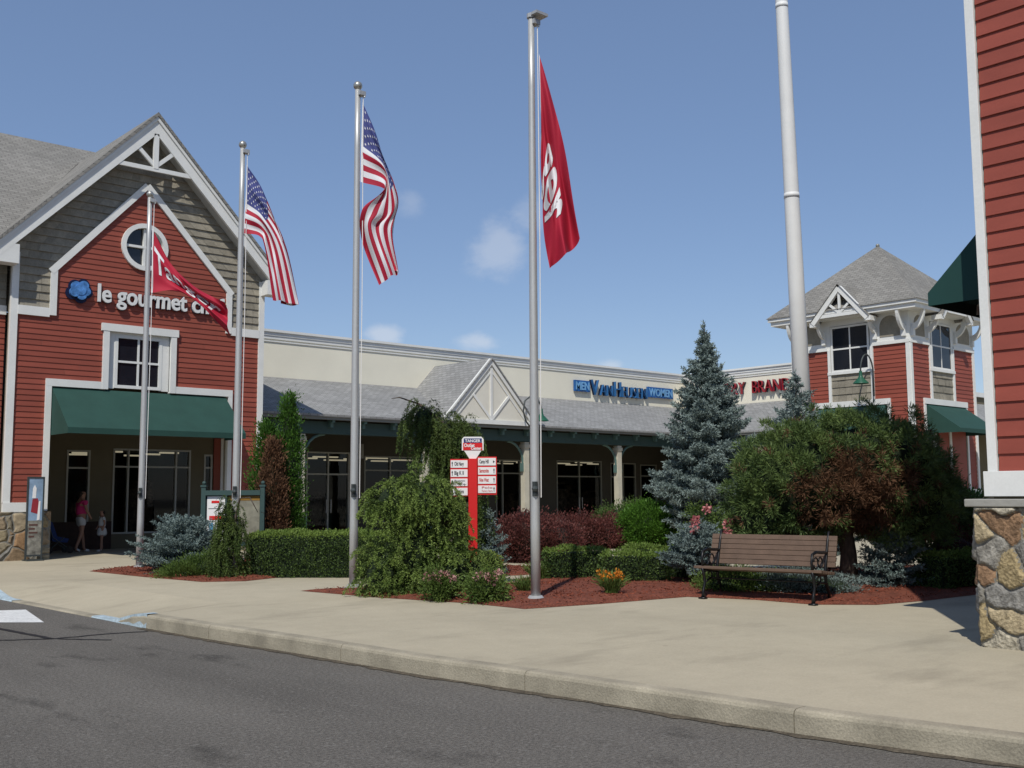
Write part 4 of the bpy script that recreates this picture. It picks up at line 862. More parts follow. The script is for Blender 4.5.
def us_flag(x, y, grid, amp, ph, label):
    S = flagsurf(x, y, grid, amp, ph); fl = thing('flag', label, 'flag', tuple(S(0, 0)), 'red white and blue striped flags')
    ns, per = 60, 4; ntt = 13*per; mb = MB(); idx = {}
    for i in range(ns+1):
        for j in range(ntt+1): mb.v.append(tuple(S(i/ns, j/ntt)))
    for i in range(ns):
        for j in range(ntt):
            a = i*(ntt+1)+j; mb.f.append([a, a+ntt+1, a+ntt+2, a+1]); st_ = j//per
            mb.m.append(3 if i < 1 else (2 if (i < ns*.4 and st_ < 7) else (0 if st_ % 2 == 0 else 1)))
    o = mb.build('cloth', [FSR, FWHITE, FBLUE, FWHITE], fl, True)
    mb = MB()
    for r_ in range(9):
        for c in range(6 if r_ % 2 == 0 else 5):
            cs_ = .4*((c*2+1+(r_ % 2))/12); ct = (7/13)*((r_+1)/10)
            for side in (.006, -.006):
                pts = []
                for k in range(10):
                    rr = .019 if k % 2 == 0 else .008; a = pi/2+k*pi/5
                    pts.append(tuple(S(cs_+rr*cos(a)*.62+.01, ct-rr*sin(a)*1.15, side)))
                b = len(mb.v); mb.v += pts+[tuple(S(cs_+.01, ct, side))]
                for k in range(10): mb.f.append([b+10, b+k, b+(k+1) % 10]); mb.m.append(0)
    mb.build('stars', FWHITE, fl); return fl
def red_flag(x, y, grid, amp, ph, label, txt, s0, s1, tc_, th, shear=0):
    S = flagsurf(x, y, grid, amp, ph, (1.4, .6)); fl = thing('flag', label, 'flag', tuple(S(0, 0)), 'plain red flags with white lettering')
    ns = ntt = 48; mb = MB()
    for i in range(ns+1):
        for j in range(ntt+1): mb.v.append(tuple(S(i/ns, j/ntt)))
    for i in range(ns):
        for j in range(ntt): a = i*(ntt+1)+j; mb.f.append([a, a+ntt+1, a+ntt+2, a+1]); mb.m.append(1 if i < 1 else 0)
    mb.build('cloth', [FRED, FWHITE], fl, True)
    v, f = textpoly(txt, 1, 0, .02, res=6); xa = min(p[0] for p in v); xb = max(p[0] for p in v)
    import bmesh
    bm = bmesh.new(); vs = [bm.verts.new(((p[0]-xa)/(xb-xa), p[1], 0)) for p in v]
    for q in f:
        try: bm.faces.new([vs[i] for i in q])
        except ValueError: pass
    bmesh.ops.triangulate(bm, faces=bm.faces[:]); bmesh.ops.subdivide_edges(bm, edges=bm.edges[:], cuts=3, use_grid_fill=True)
    bm.verts.index_update(); mb = MB(); mb.v = [tuple(S(s0+p.co.x*(s1-s0), tc_+th*(.36-p.co.y), .012)) for p in bm.verts]
    for q in bm.faces: mb.f.append([w.index for w in q.verts]); mb.m.append(0)
    bm.free(); mb.build('flag_lettering', FWHITE, fl); return fl
red_flag(8.91, 21.23, [[(0.06, 7.21), (0.07, 6.74), (0.08, 6.28), (0.08, 5.84)], [(0.45, 6.49), (0.48, 6.28), (0.52, 6.07), (0.59, 5.88)], [(1.01, 5.94), (1.01, 5.83), (1.03, 5.73), (1.08, 5.6)], [(1.64, 5.62), (1.66, 5.41), (1.69, 5.18), (1.73, 4.95)]], .10, .8, 'red flag streaming to the right across the white shop lettering', 'Tanger', .05, .92, .42, .62)
us_flag(9.27, 17.89, [[(0.08, 7.84), (0.08, 7.39), (0.06, 6.95), (0.04, 6.53)], [(0.4, 7.32, .02), (0.42, 7.01), (0.39, 6.74), (0.35, 6.47)], [(0.70, 6.42, .16), (0.81, 6.32, .08), (0.62, 6.28), (0.45, 6.24)], [(0.74, 5.22, .22), (1.08, 5.18, .10), (0.86, 5.22), (0.62, 5.26)]], .07, 0, 'stars and stripes flag hanging beside the right slope of the red gable')
us_flag(9.43, 14.26, [[(0.08, 8.06), (0.07, 7.62), (0.06, 7.17), (0.06, 6.72)], [(0.34, 7.42), (0.4, 7.12), (0.47, 6.87), (0.46, 6.57)], [(0.50, 6.67, .16), (0.67, 6.44, .05), (0.45, 6.22), (0.10, 6.25, -.05)], [(0.55, 5.82, .2), (0.56, 5.90, .1), (0.33, 5.93), (0.07, 5.80, .03)], [(0.46, 5.30, .22), (0.68, 5.24, .1), (0.57, 5.15), (0.37, 5.02)]], .07, 1.6, 'stars and stripes flag folded in a zigzag against open blue sky')
red_flag(10.17, 10.87, [[(0.11, 8.0), (0.12, 7.46), (0.13, 6.94), (0.12, 6.49)], [(0.28, 7.38), (0.23, 6.94), (0.18, 6.57), (0.13, 6.05)], [(0.48, 6.42), (0.39, 6.12), (0.28, 5.76), (0.15, 5.61)], [(0.67, 5.27), (0.55, 5.1), (0.38, 4.96), (0.23, 4.84)]], .10, 2.4, 'red flag hanging limp from the tallest looking pole, white letters running down it', 'ger', .36, .80, .52, 1.15)
# ------------------------------------------------------------------ tall white pole
wp = thing('light_pole', 'very tall thick white pole rising behind the pine and out of the picture', 'pole', (18.34, 11.75, WZ))
mb = MB(); X_, Y_ = 18.34, 11.75; jt = [(WZ, .175), (6, .158), (6.05, .158), (11.6, .125), (15.2, .10), (19, .07)]; lx, ly = -.744*.018, .668*.018
mb.tube([(X_+lx*z, Y_+ly*z, z) for z, r_ in jt], [r_ for z, r_ in jt], 20); mb.build('shaft', POLEW, wp, True)
for z, r_ in ((7.6, .155), (11.6, .129), (15.2, .104)): mb = MB(); mb.tube([(X_+lx*z, Y_+ly*z, z-.05), (X_+lx*z, Y_+ly*z, z+.05)], [r_, r_-.003], 20); mb.build('joint_collar', POLEW, wp, True)
mb = MB(); mb.tube([(X_, Y_, WZ), (X_, Y_, WZ+.06)], [.32, .3], 20); mb.build('base_flange', POLEW, wp)
mb = MB(); mb.ball((X_+lx*19, Y_+ly*19, 19.1), .18, 14); mb.build('finial_ball', BRASS, wp, True)
# ------------------------------------------------------------------ directory sign
ds = thing('directory_sign', 'red post signboard with eight white arrow panels and a red and blue head panel', 'sign', (11.01, 13.23, WZ))
sx, sy = 11.01, 13.23
ang = radians(-38); ux, uy = cos(ang), sin(ang)     # panel direction on the ground
def DSF(a, z, o): return (sx+ux*a+uy*o, sy+uy*a-ux*o, z)
mb = MB(); mb.mbox(DSF, -.07, .07, WZ, 2.22, -.07, .07); mb.build('post', SIGNRED, ds, bevel=.006)
mb = MB(); mb.mbox(DSF, -.36, -.075, 1.62, 2.215, -.03, .03); mb.mbox(DSF, .075, .385, 1.64, 2.25, -.03, .03); mb.build('panel_frame', SIGNRED, ds)
L_ = ['Old Navy', 'Big K II', 'Management Office', 'Restrooms']; R_ = ['Camp Hill', 'Samsonite', 'Nine West', 'Polo Factory Store']
for i in range(4):
    for s, tx, (b0, b1) in ((-1, L_[i], (-.355, -.085)), (1, R_[i], (.085, .37))):
        z1 = (2.195 if s < 0 else 2.23)-i*.147; mb = MB(); mb.mbox(DSF, b0, b1, z1-.12, z1, .03, .038); pn = mb.build('arrow_panel', SIGNW, ds)
        mb = MB(); z0 = z1-.085; two = len(tx) > 12
        if two:
            w = tx.split(' '); textmb(mb, w[0], .17, .05, lambda x, y, z: DSF(b0+.06+x, z0+.035+y, .041)); textmb(mb, ' '.join(w[1:]), .17, .05, lambda x, y, z: DSF(b0+.06+x, z0-.018+y, .041))
        else: textmb(mb, tx, .15, .085, lambda x, y, z: DSF(b0+(.06 if s < 0 else .02)+x, z0+y, .041), 0, .002)
        mb.build('panel_lettering', INK if s < 0 or i == 0 else INKR, pn)
        mb = MB(); ax = b0+.025 if s < 0 else b1-.03; zc = z1-.06
        if i == 3 and s < 0: mb.poly([DSF(ax-.015, zc, .041), DSF(ax+.015, zc-.022, .041), DSF(ax+.015, zc+.022, .041)])
        elif i == 0 and s > 0: mb.poly([DSF(ax+.015, zc, .041), DSF(ax-.015, zc+.022, .041), DSF(ax-.015, zc-.022, .041)])
        else: mb.poly([DSF(ax-.014, zc+.008, .041), DSF(ax+.014, zc+.008, .041), DSF(ax, zc+.042, .041)]); mb.poly([DSF(ax-.005, zc-.04, .041), DSF(ax+.005, zc-.04, .041), DSF(ax+.005, zc+.008, .041), DSF(ax-.005, zc+.008, .041)])
        mb.build('arrow', INK, pn)
def DSH(a, z, o): return DSF(a, 2.215+(z-2.2)*.76, o)
hp = [(-.13, 2.34), (-.05, 2.27), (.05, 2.27), (.13, 2.34), (.165, 2.38), (.165, 2.6), (.13, 2.66), (-.13, 2.65), (-.165, 2.6), (-.165, 2.38)]
mb = MB(); mb.prism(DSH, [(-.05, 2.2), (.05, 2.2), (.14, 2.38), (.175, 2.38), (.175, 2.62), (.14, 2.67), (-.14, 2.67), (-.175, 2.62), (-.175, 2.38), (-.14, 2.38)], -.03, .03); hd = mb.build('head_panel', SIGNW, ds)
mb = MB(); mb.mbox(DSH, -.155, .155, 2.385, 2.54, .03, .036); mb.build('red_field', SIGNRED, hd); mb = MB(); mb.mbox(DSH, -.145, .145, 2.54, 2.635, .03, .037); mb.build('blue_field', SIGNBLUE, hd)
mb = MB(); textmb(mb, 'TANGER', .25, .085, lambda x, y, z: DSH(-.125+x, 2.555+y, .04), 0, .002); textmb(mb, 'Outlet', .17, .1, lambda x, y, z: DSH(-.14+x, 2.455+y, .04), 0, .003); textmb(mb, 'Center', .17, .09, lambda x, y, z: DSH(-.03+x, 2.395+y, .0405), 0, .003); mb.build('head_lettering', SIGNW, hd)
# ------------------------------------------------------------------ bench
bx, by = 12.62, 8.80; bn = thing('park_bench', 'brown slatted bench with curled black cast iron ends facing the road', 'bench', (bx, by, WZ))
ba = radians(-79); bu = Vector((cos(ba), sin(ba), 0)); bf = Vector((bu.y, -bu.x, 0))     # bf points to the road
if bf.dot(fw) > 0: bf = -bf
def BN(a, o, z): return Vector((bx, by, WZ))+bu*a+bf*o+Vector((0, 0, z))
def bslat(mb, o, z, w, t, tilt, L=.93):
    d = Vector((0, 0, 1))*sin(tilt)+bf*cos(tilt); n = Vector((0, 0, 1))*cos(tilt)-bf*sin(tilt); c0 = BN(-L, o, z); c1 = BN(L, o, z); b = len(mb.v)
    mb.v += [tuple(c+d*(w/2)*i+n*(t/2)*j) for c in (c0, c1) for (i, j) in ((-1, -1), (1, -1), (1, 1), (-1, 1))]
    for q in ((0, 1, 2, 3), (7, 6, 5, 4), (0, 4, 5, 1), (1, 5, 6, 2), (2, 6, 7, 3), (3, 7, 4, 0)): mb.f.append([b+i for i in q]); mb.m.append(0)
for i in range(6): mb = MB(); bslat(mb,   .33-i*.082, .44-.012*i*(1 if i < 4 else .8), .076, .035, 0); mb.build('seat_slat', WOOD, bn, bevel=.004)
for i in range(6): mb = MB(); bslat(mb, -.15-.021*i, .50+i*.070, .068, .03, radians(105)); mb.build('back_slat', WOOD, bn, bevel=.004)
for s in (-.80, .80):
    mb = MB(); a = s
    mb.tube([BN(a, .36, .02), BN(a, .34, .12), BN(a, .29, .22), BN(a, .31, .34), BN(a, .36, .42), BN(a, .30, .425)], [.026, .02, .02, .022, .024, .02], 8)
    mb.tube([BN(a, -.24, .02), BN(a, -.20, .14), BN(a, -.12, .26), BN(a, -.10, .4), BN(a, -.16, .58), BN(a, -.23, .80), BN(a, -.28, .93), BN(a, -.31, .94)], [.026, .022, .022, .024, .022, .02, .018, .012], 8)
    mb.tube([BN(a, .34, .40), BN(a, .1, .385), BN(a, -.12, .36)], .022, 8)
    mb.tube([BN(a, .30, .22), BN(a, .1, .28), BN(a, -.13, .25)], .015, 8)
    mb.tube([BN(a, .33, .42), BN(a, .37, .55), BN(a, .33, .66), BN(a, .2, .685), BN(a, .0, .67), BN(a, -.19, .66)], [.02, .018, .02, .022, .022, .018], 8)
    for (o, z, r_) in ((.22, .54, .075), (.06, .54, .07), (.12, .32, .05)):
        mb.tube([BN(a, o+r_*cos(t), z+r_*sin(t)) for t in np.linspace(.3, 6.0, 12)], .011, 6)
    mb.box(*sorted((BN(a-.05, .36, 0).x-.03, BN(a+.05, .36, 0).x+.03)), BN(a, .36, 0).y-.05, BN(a, .36, 0).y+.05, WZ, WZ+.025); mb.box(BN(a, -.24, 0).x-.05, BN(a, -.24, 0).x+.05, BN(a, -.24, 0).y-.05, BN(a, -.24, 0).y+.05, WZ, WZ+.025)
    mb.build('end_frame', IRON, bn, True)
mb = MB(); mb.tube([BN(-.8, .1, .28), BN(.8, .1, .28)], .011, 6); mb.build('tie_rod', IRON, bn)
# ------------------------------------------------------------------ gooseneck lamps
def gooseneck(px_, py_, pz, d, label, H=1.15, reach=.85):
    g = thing('gooseneck_lamp', label, 'lamp', (px_, py_, pz), None); d = Vector(d).normalized(); P0 = Vector((px_, py_, pz)); mb = MB()
    pts = [P0]+[P0+d*(reach/2*(1-cos(t)))+Vector((0, 0, H*(.55+.45*sin(t)))) - d*.0 for t in np.linspace(0, pi, 12)]
    if d.x > 0: pts = [P0+d*q+Vector((0, 0, z)) for q, z in ((0, 0), (-.22, .22), (-.33, .55), (-.25, .92), (.05, 1.12), (.35, 1.05), (.52, .8), (.55, .62))]
    else: pts[1] = P0+Vector((0, 0, H*.55))
    mb.tube(pts, .028, 8); mb.build('arm', DFRAME, g, True)
    e = pts[-1]; mb = MB(); mb.tube([e+Vector((0, 0, .06)), e-Vector((0, 0, .1)), e-Vector((0, 0, .18)), e-Vector((0, 0, .34)), e-Vector((0, 0, .38))], [.05, .06, .09, .25, .27], 18, False); mb.build('lamp_shade', mat('lamp_green', (.02, .10, .06), .4) if 'lamp_green' not in MATS else MATS['lamp_green'], g, True)
    mb = MB(); mb.ball(tuple(e-Vector((0, 0, .26))), .07, 8); mb.build('bulb', SIGNW, g, True)
gooseneck(25.62, 27.6, 4.0, (1, 0, 0), 'green gooseneck lamp curving over the canopy beside the small gable', 1.15, .85)
gooseneck(33.95, 19.02, 4.95, (-1, .25, 0), 'green gooseneck lamp on the red tower wall right of its window', 1.45, .6)
# ------------------------------------------------------------------ display case and poster stand
dc = thing('display_case', 'green framed notice case with posters behind the small weeping shrub', 'notice board', (10.4, 20.2, WZ))
da = math.atan2(19.80-20.61, 10.87-9.97); dx, dy = cos(da), sin(da); wL = 1.21
def DC(a, z, o): return (9.97+dx*a+dy*o, 20.61+dy*a-dx*o, z)
mb = MB(); 
for a in (0, wL): mb.mbox(DC, a-.045, a+.045, WZ, 1.83, -.045, .045); mb.mbox(DC, a-.06, a+.06, 1.83, 1.87, -.06, .06); mb.ball(DC(a, 1.91, 0), .045, 8)
mb.build('post', TEAL, dc)
mb = MB(); mb.mbox(DC, .045, wL-.045, 1.66, 1.76, -.05, .06); mb.mbox(DC, .045, wL-.045, .62, .7, -.05, .06); mb.mbox(DC, .45, .49, .7, 1.66, -.04, .055); mb.mbox(DC, .045, wL-.045, .7, 1.66, -.05, -.02); mb.build('frame', TEAL, dc)
mb = MB(); mb.mbox(DC, .07, .44, .74, 1.64, -.02, .0); p1 = mb.build('poster', SIGNW, dc)
mb = MB(); mb.mbox(DC, .12, .38, 1.16, 1.24, .0, .006); mb.mbox(DC, .16, .32, 1.5, 1.55, .0, .006); mb.build('poster_heading', SIGNRED, p1); mb = MB(); mb.mbox(DC, .12, .2, .8, 1.1, .0, .006); mb.build('poster_picture', mat('poster_blue', (.05, .25, .42), .5), p1); mb = MB(); mb.mbox(DC, .1, .42, 1.385, 1.395, 0, .006); mb.build('poster_rule', DFRAME, p1)
mb = MB(); mb.mbox(DC, .5, wL-.06, .72, 1.55, -.02, .0); mb.build('map_sheet', mat('map_paper', (.22, .21, .16), .7, .4, 5), dc); mb = MB(); mb.mbox(DC, .5, wL-.06, 1.55, 1.65, -.02, .004); mb.build('map_header', mat('map_header_ochre', (.22, .12, .02), .7, .3, 6), dc)
ps = thing('poster_stand', 'tall narrow framed picture poster standing before the left stone pier', 'poster stand', (8.45, 26.2, WZ))
def PS(a, z, o): return (8.24+a, 26.15-o, z)
mb = MB(); mb.mbox(PS, 0, .035, WZ, 2.12, -.02, .02); mb.mbox(PS, .355, .39, WZ, 2.12, -.02, .02); mb.mbox(PS, .035, .355, 2.08, 2.12, -.02, .02); mb.mbox(PS, .035, .355, WZ+.1, WZ+.14, -.02, .02); mb.mbox(PS, 0, .39, WZ, WZ+.03, -.18, .18); mb.build('frame', DFRAME, ps)
pm = mat('poster_sky', (.24, .34, .46), .45, .25, 4)
mb = MB(); mb.mbox(PS, .035, .355, 1.1, 2.08, -.01, .01); pp_ = mb.build('poster', pm, ps); mb = MB(); mb.mbox(PS, .035, .355, .31, 1.1, -.01, .01); mb.build('poster_lower', mat('poster_lower_blotch', (.20, .19, .16), .5, .7, 7), ps)
mb = MB(); mb.prism(PS, [(.1, 1.3), (.26, 1.25), (.29, 1.5), (.24, 1.62), (.13, 1.6)], .01, .014); mb.build('figure_shirt', mat('poster_red', (.28, .03, .04), .5), pp_); mb = MB(); mb.prism(PS, [(.12, 1.62), (.2, 1.62), (.21, 1.85), (.17, 1.93), (.13, 1.85)], .01, .015); mb.prism(PS, [(.24, 1.1), (.3, 1.12), (.31, 1.55), (.27, 1.55)], .012, .016); mb.build('figure_highlight', SIGNW, pp_)
mb = MB()
for k in range(4): mb.mbox(PS, .07, .07+random.uniform(.12, .22), .98-k*.09, 1.02-k*.09, .01, .014)
mb.build('text_bar', mat('poster_brown', (.10, .05, .04), .6), ps)
# ------------------------------------------------------------------ people in the porch
def skin(name, verts, edges, radii, m, parent, sub=2):
    me = bpy.data.meshes.new(name); off = wloc(parent) if parent else Vector(); me.from_pydata([tuple(Vector(v)) for v in verts], edges, [])
    o = bpy.data.objects.new(name, me); COL.objects.link(o); sm = o.modifiers.new('skin', 'SKIN'); sm.use_smooth_shade = True
    if not me.skin_vertices: me.skin_vertices.new()
    for i, r_ in enumerate(radii):
        sv = me.skin_vertices[0].data[i]; sv.radius = (r_ if isinstance(r_, tuple) else (r_, r_)); sv.use_root = (i == 0)
    ss = o.modifiers.new('sub', 'SUBSURF'); ss.levels = sub; ss.render_levels = sub
    dg = bpy.context.evaluated_depsgraph_get(); dg.update(); m2 = bpy.data.meshes.new_from_object(o.evaluated_get(dg)); bpy.data.objects.remove(o)
    m2.name = name; m2.materials.clear(); m2.materials.append(m); o = bpy.data.objects.new(name, m2); COL.objects.link(o)
    if parent: o.parent = parent
    for p in m2.polygons: p.use_smooth = True
    return o
def person(x, y, h, face, label, top, low, stride=.14, dress=False, hair_long=True):
    "face = heading angle; built at unit scale in local axes (x forward, y left)"
    k = h/1.66; ca, sa = cos(face), sin(face)
    def T(p): return Vector((p[0]*ca-p[1]*sa, p[0]*sa+p[1]*ca, p[2]))*k
    g = thing('person', label, 'person', (x, y, WZ)); s = stride
    V = [(0, 0, .92), (0, 0, 1.05), (.0, 0, 1.2), (-.01, 0, 1.34), (.0, 0, 1.43), (.015, 0, 1.50), (.02, 0, 1.565), (.015, 0, 1.62),
         (0, .09, .88), (s*.55, .09, .50), (s, .085, .10), (s+.05, .085, .035), (s+.15, .09, .028),
         (0, -.09, .88), (-s*.15, -.09, .50), (-s*1.1, -.085, .13), (-s*1.05, -.085, .06), (-s*.9+.06, -.09, .03),
         (0, .165, 1.36), (-.06, .215, 1.12), (.03, .225, .90), (.05, .222, .83),
         (0, -.165, 1.36), (.04, -.215, 1.12), (.15, -.215, .93), (.19, -.21, .87)]
    E_ = [(0, 1), (1, 2), (2, 3), (3, 4), (4, 5), (5, 6), (6, 7), (0, 8), (8, 9), (9, 10), (10, 11), (11, 12), (0, 13), (13, 14), (14, 15), (15, 16), (16, 17), (3, 18), (18, 19), (19, 20), (20, 21), (3, 22), (22, 23), (23, 24), (24, 25)]
    R = [(.14, .11), (.125, .095), (.135, .10), (.13, .09), .05, (.072, .08), (.078, .09), (.06, .07), .085, .055, .036, .035, .026, .085, .055, .036, .035, .026, .05, .038, .028, .03, .05, .038, .028, .03]
    R = [((r_[0]*k, r_[1]*k) if isinstance(r_, tuple) else (r_*k, r_*k)) for r_ in R]
    skin('body', [T(p) for p in V], E_, R, SKIN, g)
    # face: nose and eyes
    mb = MB(); 
    for yy_ in (.03, -.03): mb = MB(); mb.ball(tuple(T((.098, yy_, 1.572))), .010*k, 6); o = mb.build('eye', INK, None); o.parent = g
    mb = MB(); mb.ball(tuple(T((.108, 0, 1.545))), .014*k, 6); o = mb.build('nose', SKIN, None); o.parent = g
    for yy_ in (.08, -.08): mb = MB(); mb.ball(tuple(T((.02, yy_, 1.56))), .018*k, 6); o = mb.build('ear', SKIN, None); o.parent = g
    tv = [(0, 0, .95), (0, 0, 1.08), (0, 0, 1.22), (-.01, 0, 1.35), (0, .155, 1.365), (-.035, .195, 1.23), (0, -.155, 1.365), (.025, -.195, 1.23)]
    skin('top', [T(p) for p in tv], [(0, 1), (1, 2), (2, 3), (3, 4), (4, 5), (3, 6), (6, 7)], [((a*k, b*k)) for a, b in ((.165, .135), (.15, .12), (.16, .125), (.14, .10), (.062, .062), (.055, .055), (.062, .062), (.055, .055))], top, g)
    if dress: skin('skirt', [T(p) for p in ((0, 0, 1.0), (0, 0, .82), (0, 0, .58))], [(0, 1), (1, 2)], [(.16*k, .14*k), (.2*k, .17*k), (.25*k, .21*k)], low, g)
    else: skin('shorts', [T(p) for p in ((0, 0, .98), (0, 0, .88), (.0, .095, .84), (s*.3, .095, .66), (0, -.095, .84), (-s*.05, -.095, .66))], [(0, 1), (1, 2), (2, 3), (1, 4), (4, 5)], [((a*k, b*k)) for a, b in ((.15, .13), (.16, .14), (.105, .105), (.10, .10), (.105, .105), (.10, .10))], low, g)
    hv = [(-.012, 0, 1.60), (-.045, 0, 1.56), (-.055, 0, 1.46 if hair_long else 1.5)]
    skin('hair', [T(p) for p in hv], [(0, 1), (1, 2)], [(.092*k, .088*k), (.085*k, .08*k), (.055*k, .04*k)], HAIR, g)
    skin('shoe', [T((s+.0, .085, .05)), T((s+.08, .087, .035)), T((s+.16, .09, .03))], [(0, 1), (1, 2)], [.04*k, .042*k, .034*k], LIGHTC, g, 1); skin('shoe', [T((-s*1.1, -.085, .10)), T((-s*.95+.03, -.088, .05)), T((-s*.9+.09, -.09, .035))], [(0, 1), (1, 2)], [.04*k, .04*k, .034*k], LIGHTC, g, 1)
    return g
person(10.62, 29.2, 1.66, radians(5), 'woman in a pink sleeveless top and white shorts walking under the green awning', PINKC, LIGHTC)
person(11.15, 29.1, 1.12, radians(170), 'small girl in a white dress standing near the dark shop window', LIGHTC, LIGHTC, .04, True)
stv = thing('stroller', 'small dark blue pushchair in the porch shade beside the stone pier', 'pushchair', (9.95, 28.95, WZ))
mb = MB(); q = (9.95, 28.95); mb.prism(lambda a, z, o: (q[0]+a, q[1]+o, z), [(-.2, .5), (.18, .45), (.22, .55), (-.08, .62), (-.22, 1.0), (-.3, 1.0)], -.17, .17); mb.build('seat', NAVY, stv)
mb = MB()
for s in (-.18, .18): mb.tube([(q[0]-.38, q[1]+s, 1.15), (q[0]-.2, q[1]+s, .6), (q[0]+.25, q[1]+s, .27)], .012, 6); mb.tube([(q[0]-.28, q[1]+s, .27), (q[0]+.1, q[1]+s, .6)], .012, 6)
mb.tube([(q[0]-.38, q[1]-.18, 1.15), (q[0]-.38, q[1]+.18, 1.15)], .014, 6); mb.build('frame', DFRAME, stv)
for a in (-.28, .25):
    for s in (-.19, .19): mb = MB(); mb.tube([(q[0]+a, q[1]+s-.015, .265), (q[0]+a, q[1]+s+.015, .265)], .09, 12); mb.build('wheel', IRON, stv)
# ------------------------------------------------------------------ foliage tools
def nrm(v): return v/(np.linalg.norm(v, axis=-1, keepdims=True)+1e-9)
def LL(base_, lat, fwd, z=0): return (base_[0]+rt.x*lat+fw.x*fwd, base_[1]+rt.y*lat+fw.y*fwd, z)
def needles_along(P0, D0, L, r, step, nl, nw, spread=.8, per=3, droop=0):
    "needles on straight twigs P0 (n,3) direction D0 length L (n,)"
    cnt = np.maximum(2, (L/step).astype(int)); idx = np.repeat(np.arange(len(P0)), cnt*per); t = r.random(len(idx))
    C = P0[idx]+D0[idx]*(L[idx]*t)[:, None]; C[:, 2] -= droop*(t*L[idx])**2
    D_ = D0[idx]*.75+r.normal(size=(len(idx), 3))*spread
    return leafquads(C, D_, nl*(.7+.6*r.random(len(idx))), nw, r)
def spruce(x, y, H, R, label, lm, seed, lv=30, nb=11, z0=.15, step=.022, nl=.07, nw=.02, cat='spruce tree', name='spruce_tree', power=.9, group=None, tip=True):
    r = np.random.default_rng(seed); g = thing(name, label, cat, (x, y, WZ), group); mb = MB()
    mb.tube([(x, y, WZ), (x, y, WZ+H*.5), (x, y, WZ+H*.98)], [.055*H**.7*.5, .03*H**.7*.5, .006], 8); mb.build('trunk', BARK, g)
    P = []; D_ = []; L = []; bw = MB()
    for i in range(lv):
        t = (i+.5)/lv; z = z0+(H*.97-z0)*t; rad = R*(1-t)**power*(.72+.28*min(1, t*7)); n = max(4, int(nb*(1-t*.55))); a0 = r.random()*6.28
        for k in range(n):
            a = a0+2*pi*k/n+r.normal()*.18; l = rad*r.uniform(.72, 1.14); el = -.12+.75*t+r.normal()*.10
            d = np.array([cos(a)*cos(el), sin(a)*cos(el), sin(el)]); p0 = np.array([x, y, WZ+z+r.normal()*H*.012]); side = np.array([-sin(a), cos(a), 0])
            ns = max(3, int(l/.10)); seg = l/ns; p = p0.copy()
            for j in range(ns):
                f = j/ns; dd = nrm(d+np.array([0, 0, .30*f])); P.append(p.copy()); D_.append(dd); L.append(seg*1.15)
                if f > .18:
                    for s in (-1, 1):
                        if r.random() < .9:
                            tl = (1-f)*l*.38+.06; td = nrm(dd*.8+side*s*.75+np.array([0, 0, r.normal()*.12])); P.append(p.copy()); D_.append(td); L.append(tl*r.uniform(.7, 1.2))
                p = p+dd*seg
    if tip: P.append(np.array([x, y, WZ+H*.93])); D_.append(np.array([0, 0, 1.])); L.append(H*.08)
    P, D_, L = np.array(P), np.array(D_), np.array(L)
    V, Fq = needles_along(P, D_, L, r, step, nl, nw, .55, 3); npmesh('crown', V, Fq, lm, g); return g
def on_ells(ells, n, r, zmin=None):
    out = []; nor = []; ar = np.array([(e[3]*e[4]+e[3]*e[5]+e[4]*e[5]) for e in ells]); pr = ar/ar.sum()
    k = r.choice(len(ells), n*2, p=pr); E = np.array(ells)[k]; u = nrm(r.normal(size=(n*2, 3))); P = E[:, :3]+u*E[:, 3:6]; Nn = nrm(u/E[:, 3:6])
    ok = np.ones(n*2, bool)
    for e in ells:
        e = np.array(e); q = (((P-e[:3])/e[3:6])**2).sum(1); ok &= q > .93
    if zmin is not None: ok &= P[:, 2] > zmin
    return P[ok][:n], Nn[ok][:n]
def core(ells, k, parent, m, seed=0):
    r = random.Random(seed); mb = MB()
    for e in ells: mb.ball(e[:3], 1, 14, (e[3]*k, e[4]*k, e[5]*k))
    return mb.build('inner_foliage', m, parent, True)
def shrub(name, x, y, label, cat, ells, lm, seed, n=260, cr=.12, per=70, nl=.05, nw=.03, outw=.6, upw=.3, flat=1.0, dm=None, ck=.82, zmin=WZ, parts=None, group=None, jit=.35, g=None, pname='foliage', noise=.12, tuft=False):
    "ells: absolute ellipsoids; clumps of leaf faces spread through the outer shell"
    r = np.random.default_rng(seed); own = g is None; g = g or thing(name, label, cat, (x, y, WZ), group)
    P, Nn = on_ells(ells, n, r, zmin); P = P-Nn*(np.abs(r.normal(size=len(P)))*noise*1.2)[:, None]+Nn*(r.random(len(P))*noise)[:, None]
    if tuft: P = P+Nn*(.10*np.sin(P[:, :1]*8+P[:, 2:]*6)+.08*np.sin(P[:, 1:2]*11-P[:, 2:]*9))
    idx = np.repeat(np.arange(len(P)), per); o = r.normal(size=(len(idx), 3)); o[:, 2] *= flat; o = o*cr*.55*(.6+.8*r.random(len(P)))[idx][:, None]
    C = P[idx]+o; D_ = Nn[idx]*outw+np.array([0, 0, upw])+nrm(o)*.5+r.normal(size=C.shape)*jit
    if tuft: D_ = nrm(o)*1.0+Nn[idx]*.55+np.array([0, 0, .25])
    ok = C[:, 2] > zmin; C, D_ = C[ok], D_[ok]; idx = idx[ok]
    V, Fq = leafquads(C, D_, nl*(.6+.8*r.random(len(C))), nw*(.7+.6*r.random(len(C))), r)
    mi = None
    if isinstance(lm, (list, tuple)): mi = parts(C, Nn[idx], r).astype(np.int32)
    npmesh(pname, V, Fq, lm, g, mi)
    if ck: core(ells, ck, g, dm or L_DARK)
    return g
def trunk(g, pts, rad, m=BARK, name='trunk'): mb = MB(); mb.tube(pts, rad, 10); mb.build(name, m, g, True)
